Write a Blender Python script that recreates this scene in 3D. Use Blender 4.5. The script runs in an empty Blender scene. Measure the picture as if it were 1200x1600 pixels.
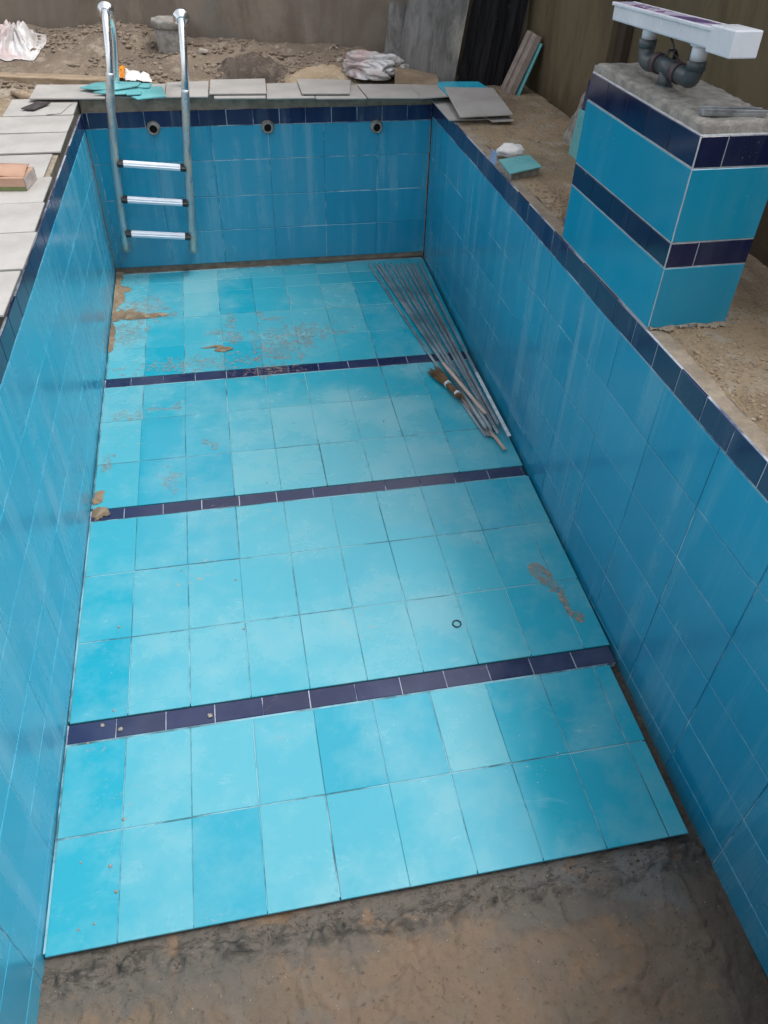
import bpy, bmesh, math, random
from mathutils import Vector, Matrix, noise
random.seed(7)
sc = bpy.context.scene
# ------------------------------------------------------------------ camera
cam_d = bpy.data.cameras.new("camera"); cam = bpy.data.objects.new("camera", cam_d)
sc.collection.objects.link(cam); sc.camera = cam
cam_d.sensor_fit = 'VERTICAL'; cam_d.sensor_height = 24; cam_d.lens = 1189.9 * 24 / 1600
cam_d.clip_start = 0.05; cam_d.clip_end = 500
_r = Vector((0.98105647, -0.19215866, 0.02456122)); _u = Vector((0.10945084, 0.65442419, 0.74816408)); _f = Vector((0.15983966, 0.73130297, -0.66305901))
M = Matrix(((_r.x, _u.x, -_f.x, 0.8476), (_r.y, _u.y, -_f.y, -5.6468), (_r.z, _u.z, -_f.z, 1.3813), (0, 0, 0, 1)))
cam.matrix_world = M
# ------------------------------------------------------------------ sky, sun, exposure
SUN_EL, SUN_AZ = 64, 105      # azimuth measured from +y towards +x
w = bpy.data.worlds.new("World"); sc.world = w; w.use_nodes = True
nt = w.node_tree; nt.nodes.clear()
sky = nt.nodes.new('ShaderNodeTexSky'); sky.sky_type = 'NISHITA'; sky.sun_disc = False
sky.sun_elevation = math.radians(SUN_EL); sky.sun_rotation = math.radians(SUN_AZ)
sky.air_density = 1.0; sky.dust_density = 3.0; sky.ozone_density = 1.0
hs = nt.nodes.new('ShaderNodeHueSaturation'); hs.inputs['Saturation'].default_value = 0.22
bg = nt.nodes.new('ShaderNodeBackground'); bg.inputs[1].default_value = 0.15
wo = nt.nodes.new('ShaderNodeOutputWorld')
nt.links.new(sky.outputs[0], hs.inputs['Color']); nt.links.new(hs.outputs[0], bg.inputs[0]); nt.links.new(bg.outputs[0], wo.inputs[0])
sl = bpy.data.lights.new("sun", 'SUN'); sl.energy = 0.8; sl.angle = math.radians(20); sl.color = (1, .97, .93)
so = bpy.data.objects.new("sun", sl); sc.collection.objects.link(so)
az, el = math.radians(SUN_AZ), math.radians(SUN_EL)
sd = Vector((math.sin(az) * math.cos(el), math.cos(az) * math.cos(el), math.sin(el)))
so.rotation_euler = sd.to_track_quat('Z', 'Y').to_euler(); so.location = (0, 0, 8)
sc.view_settings.view_transform = 'Standard'; sc.view_settings.look = 'None'
sc.view_settings.gamma = 1; sc.view_settings.exposure = 1.15

# ------------------------------------------------------------------ helpers
C = sc.collection
def tag(o, label=None, cat=None, group=None, kind=None):
    if label: o['label'] = label
    if cat: o['category'] = cat
    if group: o['group'] = group
    if kind: o['kind'] = kind
    return o
def empty(name, loc, label=None, cat=None, group=None):
    o = bpy.data.objects.new(name, None); C.objects.link(o); o.location = loc; o.empty_display_size = .1
    return tag(o, label, cat, group)
def wloc(o):
    v = Vector((0, 0, 0))
    while o: v = v + o.location; o = o.parent
    return v
def obj(name, bm, mat, parent=None, smooth=False, origin=None):
    """mesh given in world coordinates; the origin goes to `origin` (parts share their parent's)"""
    me = bpy.data.meshes.new(name)
    off = wloc(parent) if parent else Vector(origin or (0, 0, 0))
    if off.length > 0: bmesh.ops.translate(bm, verts=bm.verts, vec=-off)
    bm.normal_update(); bm.to_mesh(me); bm.free()
    for m in (mat if isinstance(mat, (list, tuple)) else [mat]): me.materials.append(m)
    if smooth:
        for p in me.polygons: p.use_smooth = True
    o = bpy.data.objects.new(name, me); C.objects.link(o)
    if parent: o.parent = parent
    else: o.location = off
    return o
def prism(bm, pts, z0, z1, bevel=0.0, mi=0, tilt=None, rough=0.0):
    """polygon prism; z0/z1 constants or functions of (x,y)"""
    n = len(pts); cx = sum(p[0] for p in pts) / n; cy = sum(p[1] for p in pts) / n
    def tz(x, y): return (tilt[0] * (x - cx) + tilt[1] * (y - cy)) if tilt else 0
    g = lambda z, x, y: (z(x, y) if callable(z) else z) + tz(x, y)
    lo = [bm.verts.new((x, y, g(z0, x, y))) for x, y in pts]
    hi = [bm.verts.new((x, y, g(z1, x, y))) for x, y in pts]
    fs = [bm.faces.new(hi), bm.faces.new(lo[::-1])]
    for i in range(n): j = (i + 1) % n; fs.append(bm.faces.new((lo[i], lo[j], hi[j], hi[i])))
    a = sum(pts[i][0] * pts[(i + 1) % n][1] - pts[(i + 1) % n][0] * pts[i][1] for i in range(n))
    if a < 0:
        for f in fs: f.normal_flip()
    for f in fs: f.material_index = mi
    if bevel:
        es = list({e for f in fs for e in f.edges})
        r = bmesh.ops.bevel(bm, geom=es, offset=bevel, segments=2, affect='EDGES', profile=.5)
        for f in r['faces']: f.material_index = mi
    return fs
def box(bm, a, b, bevel=0, mi=0, rot=None, piv=None):
    n0 = len(bm.verts)
    prism(bm, [(a[0], a[1]), (b[0], a[1]), (b[0], b[1]), (a[0], b[1])], a[2], b[2], bevel, mi)
    if rot:
        bm.verts.ensure_lookup_table(); vs = bm.verts[n0:]
        bmesh.ops.rotate(bm, verts=vs, cent=Vector(piv or [(a[i] + b[i]) / 2 for i in range(3)]), matrix=rot)
def beam(bm, p0, p1, wd, th, up=(0, 0, 1), bevel=0, mi=0):
    """rectangular bar from p0 to p1, width wd across, thickness th along up"""
    p0 = Vector(p0); p1 = Vector(p1); d = p1 - p0; L = d.length; d.normalize()
    s = d.cross(Vector(up)).normalized(); u = s.cross(d)
    n0 = len(bm.verts)
    box(bm, (-wd / 2, 0, -th / 2), (wd / 2, L, th / 2), bevel, mi)
    bm.verts.ensure_lookup_table()
    R = Matrix((s, d, u)).transposed().to_4x4(); R.translation = p0
    bmesh.ops.transform(bm, verts=bm.verts[n0:], matrix=R)
def tube(bm, pts, r, n=16, caps=True, mi=0, jit=0):
    pts = [Vector(p) for p in pts]; rings = []; ref = None
    for i, p in enumerate(pts):
        d = (pts[min(i + 1, len(pts) - 1)] - pts[max(i - 1, 0)]).normalized()
        if ref is None: ref = d.orthogonal().normalized()
        ref = (ref - d * ref.dot(d)).normalized(); b = d.cross(ref)
        rr = r[i] if isinstance(r, (list, tuple)) else r
        ring = []
        for k in range(n):
            a = 2 * math.pi * k / n
            q = rr * (1 + (jit * noise.noise(Vector((p.z * 30 + p.y * 30, k * 1.3, p.x * 9))) if jit else 0))
            ring.append(bm.verts.new(p + ref * math.cos(a) * q + b * math.sin(a) * q))
        rings.append(ring)
    for i in range(len(rings) - 1):
        for k in range(n):
            f = bm.faces.new((rings[i][k], rings[i][(k + 1) % n], rings[i + 1][(k + 1) % n], rings[i + 1][k])); f.smooth = True; f.material_index = mi
    if caps:
        bm.faces.new(rings[0][::-1]).material_index = mi; bm.faces.new(rings[-1]).material_index = mi
def sweep(bm, pts, prof):
    rings = []
    for i, p in enumerate(pts):
        d = (pts[min(i + 1, len(pts) - 1)] - pts[max(i - 1, 0)]).normalized(); s_ = d.cross(Vector((0, 0, 1))).normalized(); u_ = s_.cross(d)
        rings.append([bm.verts.new(p + s_ * a + u_ * b) for a, b in prof])
    n = len(prof)
    for a, b in zip(rings[:-1], rings[1:]):
        for k in range(n): bm.faces.new((a[k], a[(k + 1) % n], b[(k + 1) % n], b[k]))
    bm.faces.new(rings[0]); bm.faces.new(rings[-1][::-1]); bmesh.ops.recalc_face_normals(bm, faces=bm.faces)
def bez(pts, n=8):
    """Catmull-Rom through the points"""
    P = [Vector(p) for p in pts]; out = []
    for i in range(len(P) - 1):
        a = P[max(i - 1, 0)]; b = P[i]; c = P[i + 1]; d = P[min(i + 2, len(P) - 1)]
        for k in range(n):
            t = k / n
            out.append(.5 * ((2 * b) + (c - a) * t + (2 * a - 5 * b + 4 * c - d) * t * t + (3 * b - a - 3 * c + d) * t ** 3))
    return out + [P[-1]]
def fbm(x, y, z=0, o=4, s=1.0):
    v = 0; a = 1; f = s
    for _ in range(o): v += a * noise.noise(Vector((x * f, y * f, z * f + 7.3 * _))); a *= .5; f *= 2.03
    return v
def N(): return bmesh.new()

# ------------------------------------------------------------------ materials
class Mat:
    def __init__(s, name):
        s.m = bpy.data.materials.new(name); s.m.use_nodes = True; s.nt = s.m.node_tree
        s.b = s.nt.nodes['Principled BSDF']; s.tc = s.nt.nodes.new('ShaderNodeTexCoord')
    def set(s, k, v):
        if hasattr(v, 'links') or isinstance(v, bpy.types.NodeSocket): s.nt.links.new(v, s.b.inputs[k])
        else: s.b.inputs[k].default_value = (*v, 1) if isinstance(v, tuple) and len(v) == 3 else v
        return s
    def put(s, n, k, v):
        if isinstance(v, bpy.types.NodeSocket): s.nt.links.new(v, n.inputs[k])
        else: n.inputs[k].default_value = (*v, 1) if isinstance(v, tuple) and len(v) == 3 and n.inputs[k].type == 'RGBA' else v
    def noise(s, scale=5, detail=5, rough=.6, sc=(1, 1, 1), dist=0, loc=(0, 0, 0)):
        mp = s.nt.nodes.new('ShaderNodeMapping'); mp.inputs['Scale'].default_value = sc; mp.inputs['Location'].default_value = loc
        s.nt.links.new(s.tc.outputs['Object'], mp.inputs[0])
        n = s.nt.nodes.new('ShaderNodeTexNoise'); n.inputs['Scale'].default_value = scale; n.inputs['Detail'].default_value = detail
        n.inputs['Roughness'].default_value = rough; n.inputs['Distortion'].default_value = dist
        s.nt.links.new(mp.outputs[0], n.inputs['Vector']); return n.outputs['Fac']
    def ramp(s, f, a, b, lo=0., hi=1.):
        n = s.nt.nodes.new('ShaderNodeMapRange'); s.put(n, 0, f)
        for i, v in ((1, a), (2, b), (3, lo), (4, hi)): n.inputs[i].default_value = v
        n.interpolation_type = 'SMOOTHSTEP' if (lo, hi) == (0., 1.) else 'LINEAR'; n.clamp = True
        return n.outputs[0]
    def mix(s, f, a, b):
        n = s.nt.nodes.new('ShaderNodeMix'); n.data_type = 'RGBA'
        s.put(n, 0, f); s.put(n, 6, a); s.put(n, 7, b); return n.outputs[2]
    def math(s, op, a, b=0.):
        n = s.nt.nodes.new('ShaderNodeMath'); n.operation = op; n.use_clamp = False
        s.put(n, 0, a); s.put(n, 1, b); return n.outputs[0]
    def attr(s, name, ch=0):
        n = s.nt.nodes.new('ShaderNodeAttribute'); n.attribute_name = name
        sp = s.nt.nodes.new('ShaderNodeSeparateColor'); s.nt.links.new(n.outputs['Color'], sp.inputs[0]); return sp.outputs[ch]
    def pos(s, ch):
        n = s.nt.nodes.new('ShaderNodeSeparateXYZ'); s.nt.links.new(s.tc.outputs['Object'], n.inputs[0]); return n.outputs[ch]
    def bump(s, h, strength=.3, dist=.01):
        n = s.nt.nodes.new('ShaderNodeBump'); n.inputs['Strength'].default_value = strength; n.inputs['Distance'].default_value = dist
        s.nt.links.new(h, n.inputs['Height']); s.nt.links.new(n.outputs[0], s.b.inputs['Normal']); return s

def simple(name, c1, c2, rough=.6, scale=12, bump=.2, bd=.004, metal=0, sc=(1, 1, 1), spec=.5):
    m = Mat(name); f = m.noise(scale, 6, .65, sc)
    m.set('Base Color', m.mix(m.ramp(f, .3, .7), c1, c2)); m.set('Roughness', m.ramp(m.noise(scale * .7, 4, .6, sc, loc=(3, 1, 2)), .3, .7, max(rough - .12, .02), min(rough + .12, 1)))
    m.set('Metallic', metal); m.set('Specular IOR Level', spec)
    if bump: m.bump(m.noise(scale * 2.5, 6, .7, sc), bump, bd)
    return m.m

def tile_mat(name, deep, pale, film, film_amt, rough, streak=True, sandy=0, seed=0):
    """glazed ceramic: tone by tile (attribute tv.r), dried grout film, in places painted reflection too (tv.g), runs down the wall"""
    m = Mat(name); tr = m.attr('tv', 0); tg = m.attr('tv', 1)
    base = m.mix(tr, deep, pale)
    cloud = m.noise(2.2, 5, .65, loc=(seed, 0, 0)); mott = m.noise(9, 6, .7, loc=(seed, 2, 1))
    base = m.mix(m.ramp(mott, .3, .75, 0., .25), base, tuple(min(1, c * 1.25 + .01) for c in deep))
    if streak:
        st = m.noise(1.0, 6, .65, (6.5, 6.5, .40), dist=.35, loc=(seed, 1, 0)); st2 = m.noise(1.0, 4, .7, (26, 26, .7), dist=.4, loc=(seed, 3, 0))
        f = m.math('MULTIPLY', m.ramp(st, .435, .69), m.ramp(cloud, .34, .60))
        f = m.math('ADD', f, m.math('MULTIPLY', m.ramp(st2, .58, .75), m.ramp(cloud, .38, .7, 0., .45)))
    else:
        f = m.math('ADD', m.ramp(cloud, .45, .75, 0., .8), m.math('MULTIPLY', m.ramp(m.noise(5, 7, .75, (1, 1.6, 1), dist=1.2), .55, .75), .35))
    f = m.math('MULTIPLY', m.math('ADD', m.math('MULTIPLY', f, .75), tg), film_amt)
    f = m.math('MINIMUM', f, .85)
    col = m.mix(f, base, film)
    sp = m.ramp(m.noise(95, 2, .5, loc=(seed, 0, 5)), .735, .76)          # spatter of mortar
    spm = m.math('MULTIPLY', sp, m.ramp(m.noise(2.5, 3, .5, loc=(seed, 8, 5)), .5, .66))
    col = m.mix(m.math('MULTIPLY', spm, .8), col, (.42, .44, .42))
    if sandy:
        sm = m.math('MULTIPLY', m.ramp(m.noise(26, 7, .8, (1, 1.8, 1), dist=.8, loc=(4, 4, 4)), .56, .66), m.ramp(m.noise(2.3, 3, .5, loc=(1.3, .2, 0)), .56, .68))
        col = m.mix(m.math('MULTIPLY', sm, sandy), col, (.34, .27, .20))
        f = m.math('ADD', f, m.math('MULTIPLY', sm, .5))
    m.set('Base Color', col)
    m.set('Roughness', m.ramp(m.math('ADD', f, m.ramp(mott, .3, .8, 0., .15)), 0., .9, rough, rough + .38))
    m.set('IOR', 1.62)
    m.bump(m.math('ADD', m.noise(3.5, 3, .5, loc=(seed, 0, 0)), m.math('MULTIPLY', spm, .06)), .25, .006)
    return m.m
M_wall = tile_mat('wall_tile', (.001, .225, .375), (.002, .265, .425), (.16, .38, .49), .72, .10, seed=1)
M_wallL = tile_mat('wall_tile_film_reflection', (.002, .27, .435), (.006, .32, .49), (.18, .46, .60), .75, .12, seed=5)  # lighter tiles and film also paint the floor's reflection into the left wall
M_floor = tile_mat('floor_tile', (.004, .275, .385), (.018, .345, .435), (.26, .46, .485), .80, .10, streak=False, sandy=.8, seed=3)
M_navy = tile_mat('navy_tile', (.002, .008, .050), (.004, .014, .072), (.10, .12, .17), .55, .09, seed=2)
M_navyF = tile_mat('navy_floor_tile', (.002, .006, .042), (.004, .010, .062), (.13, .15, .22), .40, .13, streak=False, sandy=.9, seed=6)
M_pil = tile_mat('pillar_tile', (.001, .205, .335), (.002, .23, .37), (.11, .32, .43), .30, .12, seed=8)
M_pilN = tile_mat('pillar_navy_tile', (.0015, .005, .035), (.003, .009, .05), (.08, .10, .14), .25, .10, seed=9)
M_grout = simple('grout', (.30, .40, .44), (.42, .48, .50), .8, 30)
M_groutW = None
def grout_mat(name, light, hidden, lo, hi):
    m = Mat(name); f = m.ramp(m.noise(3.2, 5, .7, loc=(2, 5, 1)), lo, hi)
    m.set('Base Color', m.mix(f, hidden, light)); m.set('Roughness', .6); return m.m
M_gw = grout_mat('wall_grout', (.42, .55, .60), (.01, .19, .30), .46, .60)
M_gf = grout_mat('floor_grout', (.035, .10, .13), (.20, .40, .46), .42, .62)
M_pilG = simple('white_grout', (.30, .33, .35), (.48, .49, .50), .7, 30)
M_gn = grout_mat('band_grout', (.38, .42, .48), (.05, .07, .14), .40, .58)

def speck_mat(name, a, b, lo, hi, sc_=(1, 1, 1)):
    m = Mat(name); n = m.noise(42, 7, .8, sc_, .5); n2 = m.noise(7, 5, .7)
    m.set('Base Color', m.mix(m.ramp(m.noise(20, 4, .6), .4, .6), a, b)); m.set('Roughness', .85); m.set('Specular IOR Level', .2)
    m.set('Alpha', m.math('MULTIPLY', m.ramp(n, lo, hi), m.ramp(n2, .35, .6, .35, 1.))); m.bump(n, .5, .004); return m.m
def dirt_mat(name, a, b, c, spread=.5):
    m = Mat(name)
    n1 = m.noise(1.7, 8, .62); n2 = m.noise(11, 8, .7, (1, 1, 1), .4); n3 = m.noise(60, 5, .7)
    col = m.mix(m.ramp(n1, .38, .62), a, b); col = m.mix(m.ramp(n2, .48, .70), col, c)
    col = m.mix(m.ramp(n3, .55, .72, 0., .6), col, tuple(x * .45 for x in b))
    col = m.mix(m.ramp(m.noise(130, 2, .5), .70, .74), col, (.42, .38, .33))
    m.set('Base Color', col); m.set('Roughness', .92); m.set('Specular IOR Level', .25)
    m.bump(m.math('ADD', m.math('MULTIPLY', n2, .7), m.math('MULTIPLY', n3, .5)), .7, .02); return m.m
M_dirt = dirt_mat('sandy_ground', (.37, .285, .19), (.26, .20, .14), (.43, .35, .25))
def ground_mat():
    m = Mat('ground_dirt')
    n1 = m.noise(1.3, 8, .65); n2 = m.noise(9, 8, .72, dist=.5); n3 = m.noise(55, 6, .75)
    far = m.ramp(m.pos(1), .15, .7)
    a = m.mix(far, (.34, .26, .17), (.24, .19, .145)); b = m.mix(far, (.24, .185, .125), (.165, .13, .10))
    c = m.mix(far, (.36, .325, .27), (.33, .28, .22))
    col = m.mix(m.ramp(n1, .40, .60), a, b); col = m.mix(m.ramp(n2, .50, .68), col, c)
    col = m.mix(m.ramp(n3, .54, .66, 0., .8), col, (.09, .065, .045))
    col = m.mix(m.ramp(m.noise(6, 8, .75, (2.2, .8, 1), .8, (3, 1, 0)), .56, .68, 0., .65), col, (.13, .105, .08))
    col = m.mix(m.ramp(m.noise(120, 2, .5, loc=(0, 3, 0)), .69, .73), col, (.50, .46, .40))
    m.set('Base Color', col); m.set('Roughness', .93); m.set('Specular IOR Level', .2)
    m.bump(m.math('ADD', m.math('MULTIPLY', n2, .8), m.math('MULTIPLY', n3, .5)), .8, .03); return m.m
M_ground = ground_mat()
def screed_mat():
    m = Mat('wet_screed')
    n1 = m.noise(2.1, 7, .6, dist=.6); n2 = m.noise(7, 8, .7, dist=.8); n3 = m.noise(48, 6, .75)
    col = m.mix(m.ramp(n1, .38, .64), (.205, .140, .092), (.160, .122, .088))
    col = m.mix(m.ramp(n2, .50, .72, 0., .75), col, (.20, .165, .135))
    # grey cement slurry left along the tile edge and in patches
    e = m.math('ADD', m.pos(1), m.math('MULTIPLY', m.math('SUBTRACT', m.noise(4.5, 6, .7, loc=(9, 0, 0)), .5), .55))
    col = m.mix(m.ramp(e, -4.80, -4.72, 0., .8), col, (.125, .115, .100))
    col = m.mix(m.ramp(m.noise(1.5, 5, .6, loc=(5, 5, 0)), .60, .68, 0., .7), col, (.18, .18, .175))
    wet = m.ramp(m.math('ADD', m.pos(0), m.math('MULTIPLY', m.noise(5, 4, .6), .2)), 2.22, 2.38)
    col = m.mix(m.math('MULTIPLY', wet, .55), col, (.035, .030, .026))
    ed = m.math('MULTIPLY', m.ramp(m.math('ADD', m.pos(1), m.math('MULTIPLY', m.math('SUBTRACT', m.noise(8, 6, .7, loc=(2, 0, 7)), .5), .25)), -4.74, -4.66), m.ramp(m.noise(19, 7, .8, (.6, 1.5, 1), dist=1.0, loc=(0, 4, 9)), .50, .60))
    col = m.mix(m.math('MULTIPLY', ed, .85), col, (.050, .043, .037))  # dark crumb patches, with crevice shade painted into the colour
    col = m.mix(m.ramp(n3, .57, .68, 0., .8), col, (.055, .040, .030))
    col = m.mix(m.ramp(m.noise(16, 7, .75, dist=1.5, loc=(7, 1, 3)), .62, .70, 0., .8), col, (.045, .034, .027))
    col = m.mix(m.ramp(m.noise(5, 6, .7, dist=.6, loc=(1, 9, 3)), .58, .66, 0., .55), col, (.26, .155, .085))
    col = m.mix(m.ramp(m.noise(75, 2, .5, loc=(2, 2, 2)), .77, .79), col, (.38, .30, .23))
    m.set('Base Color', col); m.set('Roughness', m.ramp(n2, .3, .7, .50, .85)); m.set('Specular IOR Level', .35)
    m.bump(m.math('ADD', m.math('MULTIPLY', n2, .6), m.math('MULTIPLY', n3, .45)), .9, .02); return m.m
M_screed = screed_mat()
M_mortar = simple('mortar', (.20, .165, .125), (.33, .275, .21), .9, 18, .9, .012)
M_cement = simple('raw_cement', (.19, .178, .16), (.34, .325, .295), .88, 20, 1., .012)
M_pudding = simple('dark_mortar', (.10, .085, .07), (.17, .15, .125), .8, 14, .6, .01)
M_cop = simple('grey_coping_tile', (.30, .285, .27), (.385, .37, .35), .6, 3.5, .25, .002)
M_copedge = simple('coping_edge', (.22, .19, .17), (.30, .27, .24), .7, 30)
def wall_mat(name, a, b, c, d):
    m = Mat(name)
    n1 = m.noise(1.6, 8, .7, (1, 1, .45), .5); st = m.noise(1., 6, .65, (2.6, 2.6, .8), .9); n3 = m.noise(22, 6, .7)
    col = m.mix(m.ramp(n1, .42, .58), a, b); col = m.mix(m.ramp(m.noise(.9, 5, .6, (1, 1, .12), .2, (8, 2, 0)), .52, .58, 0., .6), col, tuple(x * .72 for x in a)); col = m.mix(m.ramp(st, .48, .72, 0., .45), col, c)
    col = m.mix(m.ramp(m.noise(2.4, 7, .7, (1.3, 1.3, .5), .6, (4, 2, 0)), .56, .72, 0., .85), col, d)
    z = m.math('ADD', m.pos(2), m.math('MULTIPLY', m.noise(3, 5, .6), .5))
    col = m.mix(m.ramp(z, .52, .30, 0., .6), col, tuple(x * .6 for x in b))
    m.set('Base Color', col); m.set('Roughness', .88); m.set('Specular IOR Level', .25)
    m.bump(m.math('ADD', n3, n1), .5, .01); return m.m
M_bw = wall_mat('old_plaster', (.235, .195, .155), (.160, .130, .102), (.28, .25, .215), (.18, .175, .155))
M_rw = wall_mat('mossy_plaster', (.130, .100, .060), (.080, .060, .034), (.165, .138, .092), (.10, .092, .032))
M_rwd = wall_mat('shaded_plaster', (.060, .042, .028), (.045, .032, .022), (.075, .055, .038), (.04, .03, .02))  # darker copy of the wall plaster, paints the shade of an end face
M_steel = Mat('brushed_steel'); M_steel.set('Metallic', 1.).set('Base Color', (.72, .74, .76)); M_steel.set('Roughness', M_steel.ramp(M_steel.noise(20, 4, .6), .3, .7, .16, .34)); M_steel.bump(M_steel.noise(9, 4, .6), .15, .004); M_steel = M_steel.m
def wrap_mat():
    m = Mat('dusty_film_on_steel'); n = m.noise(14, 7, .75, (1, 1, .4), .8); n2 = m.noise(45, 5, .7)
    f = m.ramp(n, .42, .62)
    m.set('Base Color', m.mix(f, (.55, .60, .62), (.50, .47, .40))); m.set('Metallic', m.ramp(n, .45, .6, .95, .45))
    m.set('Roughness', m.ramp(n2, .3, .7, .22, .5)); m.bump(m.math('ADD', n, n2), .6, .008); return m.m
M_wrap = wrap_mat()
M_tread = simple('white_tread', (.66, .71, .78), (.74, .78, .84), .35, 10, .1, .002)
M_black = simple('black_plastic', (.012, .012, .014), (.02, .02, .022), .45, 20, .1)
M_pvc = simple('grey_pvc', (.030, .042, .048), (.060, .078, .084), .38, 9, .25, .003)
M_pvcp = simple('brown_primer', (.045, .028, .035), (.07, .045, .05), .45, 14, .2)
M_white = simple('white_pvc', (.56, .60, .66), (.66, .69, .74), .32, 7, .08, .002)
def film_mat():
    m = Mat('purple_printed_film'); n = m.noise(6, 4, .6, (1, .45, 1), .8); n2 = m.noise(14, 4, .6)
    c = m.mix(m.ramp(n, .42, .5), (.10, .06, .20), (.55, .50, .66)); c = m.mix(m.ramp(n2, .56, .62), c, (.28, .10, .25))
    m.set('Base Color', c); m.set('Roughness', .25); return m.m
M_film = film_mat()
def bag_mat():
    m = Mat('woven_plastic'); n = m.noise(4, 5, .6); n2 = m.noise(3, 4, .6, loc=(4, 4, 1)); n3 = m.noise(11, 6, .7)
    c = m.mix(m.ramp(n, .4, .6), (.44, .41, .40), (.60, .59, .59)); c = m.mix(m.ramp(n2, .50, .62, 0., .5), c, (.52, .27, .27))
    c = m.mix(m.ramp(n3, .60, .7, 0., .45), c, (.28, .28, .29))  # grey patches paint dark folds into the colour
    m.set('Base Color', c); m.set('Roughness', .35); m.set('Transmission Weight', .08); m.bump(n3, .5, .02); return m.m
M_bag = bag_mat()
M_wood = simple('raw_timber', (.20, .145, .095), (.33, .25, .17), .85, 6, .6, .006, sc=(1, 5, 5))
M_lath = simple('pale_lath', (.40, .28, .22), (.54, .42, .35), .7, 8, .4, .003)
M_brick = simple('pinkish_block', (.23, .18, .155), (.33, .27, .235), .9, 22, .7, .008)
def board_mat():
    m = Mat('weathered_board'); n = m.noise(1., 7, .7, (16, 16, 1.2), .8); n2 = m.noise(3, 6, .7, (1, 1, .5), .6)
    c = m.mix(m.ramp(n, .35, .65), (.10, .095, .09), (.19, .185, .18)); c = m.mix(m.ramp(n2, .56, .70, 0., .8), c, (.33, .31, .25))
    m.set('Base Color', c); m.set('Roughness', .85); m.bump(n, .6, .01); return m.m
M_board = board_mat()
M_dark = simple('panel_shadow_black', (.006, .006, .007), (.020, .020, .022), .85, 3, .3, .01, sc=(9, 9, .5), spec=.12)
M_cyan = simple('cyan_tile', (.10, .37, .40), (.16, .44, .46), .3, 6, .05, .002)
M_cyanB = simple('bright_cyan_tile', (.02, .38, .55), (.05, .46, .62), .25, 4, .05, .002)
M_card = simple('cardboard', (.34, .20, .14), (.42, .27, .19), .8, 7, .2, .004, sc=(1, 1, 3))
M_cardG = simple('green_print', (.09, .12, .04), (.15, .17, .07), .7, 12, .1)
M_paper = simple('white_paper', (.62, .61, .60), (.72, .71, .70), .6, 9, .2)
M_cardE = simple('printed_box_end', (.30, .25, .23), (.46, .42, .40), .7, 34, .1)
M_orange = simple('orange_wrapper', (.62, .20, .015), (.70, .30, .03), .35, 8, .2)
M_strip = simple('galvanised_strip', (.20, .25, .28), (.50, .55, .57), .34, 3, .05, .002, metal=.7, sc=(1, 1, 1))
M_stripW = simple('white_film_strip', (.40, .44, .47), (.62, .66, .68), .35, 25, .2, .002)
M_bristle = simple('broom_bristle', (.12, .065, .03), (.26, .15, .07), .85, 40, .5, .004)
M_sand = dirt_mat('washed_sand', (.27, .20, .13), (.17, .125, .085), (.34, .27, .19))
M_sandP = speck_mat('thin_dried_mud', (.33, .22, .16), (.36, .29, .25), .47, .62, (1, 2.2, 1))
M_smear = speck_mat('mud_smear_film', (.33, .23, .15), (.34, .29, .23), .36, .60)
M_phone = simple('dark_glass', (.03, .028, .03), (.07, .06, .065), .22, 10, .05)
M_rub = simple('black_rubber', (.01, .03, .04), (.02, .04, .05), .5, 20, 0)
M_void = simple('pipe_inside', (.004, .004, .005), (.01, .01, .01), .9, 20, 0)
M_stone = simple('stone', (.24, .20, .165), (.40, .36, .31), .9, 25, .6, .01)
M_bar = simple('dull_steel_bar', (.10, .11, .12), (.34, .36, .38), .4, 9, .5, .006, metal=.5)
M_gritd = simple('dark_grit', (.05, .038, .028), (.10, .08, .06), .9, 40)
M_soil = dirt_mat('soil_clods', (.24, .19, .145), (.16, .125, .095), (.30, .25, .20))
M_spoil = dirt_mat('dark_spoil', (.10, .08, .065), (.07, .055, .045), (.18, .145, .115))

# ------------------------------------------------------------------ the pool
W = 2.33; YN = -5.5
def fz(y): return -1.0702 + .0591 * y                       # top of the laid floor tiles
pool = empty('swimming_pool', (0, 0, 0), 'long narrow half-finished pool pit lined with blue tiles and navy bands', 'swimming pool')

def tile_block(bm, layer, c, ax_u, ax_v, nrm, u0, u1, v0, v1, th, tv, tilt=.0018, gap=.0019, lift=0, dn=0., tl=None):
    """one glazed tile: rectangle in (u,v), thickness th inward from the face plane through c"""
    a = random.uniform(-tilt, tilt); b = random.uniform(-tilt, tilt); gap *= random.uniform(.7, 1.35); u0 += random.uniform(-.0008, .0008); v0 += random.uniform(-.0006, .0006); dn += random.uniform(-.0006, .0006)
    if tl: a, b = tl
    um, vm = (u0 + u1) / 2, (v0 + v1) / 2
    bev = .0016
    def P(u, v, d): return c + ax_u * u + ax_v * v + nrm * (d + dn + a * (u - um) + b * (v - vm))
    q0 = [(u0 + gap, v0 + gap), (u1 - gap, v0 + gap), (u1 - gap, v1 - gap), (u0 + gap, v1 - gap)]
    q1 = [(u0 + gap + bev, v0 + gap + bev), (u1 - gap - bev, v0 + gap + bev), (u1 - gap - bev, v1 - gap - bev), (u0 + gap + bev, v1 - gap - bev)]
    A = [bm.verts.new(P(u, v, -th)) for u, v in q0]; B = [bm.verts.new(P(u, v, -bev)) for u, v in q0]; D = [bm.verts.new(P(u, v, 0)) for u, v in q1]
    fs = [bm.faces.new(D)]
    for X, Y in ((A, B), (B, D)):
        for i in range(4): j = (i + 1) % 4; fs.append(bm.faces.new((X[i], X[j], Y[j], Y[i])))
    if ax_u.cross(ax_v).dot(nrm) < 0:
        for f in fs: f.normal_flip()
    for f in fs:
        for l in f.loops: l[layer] = (tv[0], tv[1], tv[2], 1)
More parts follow.
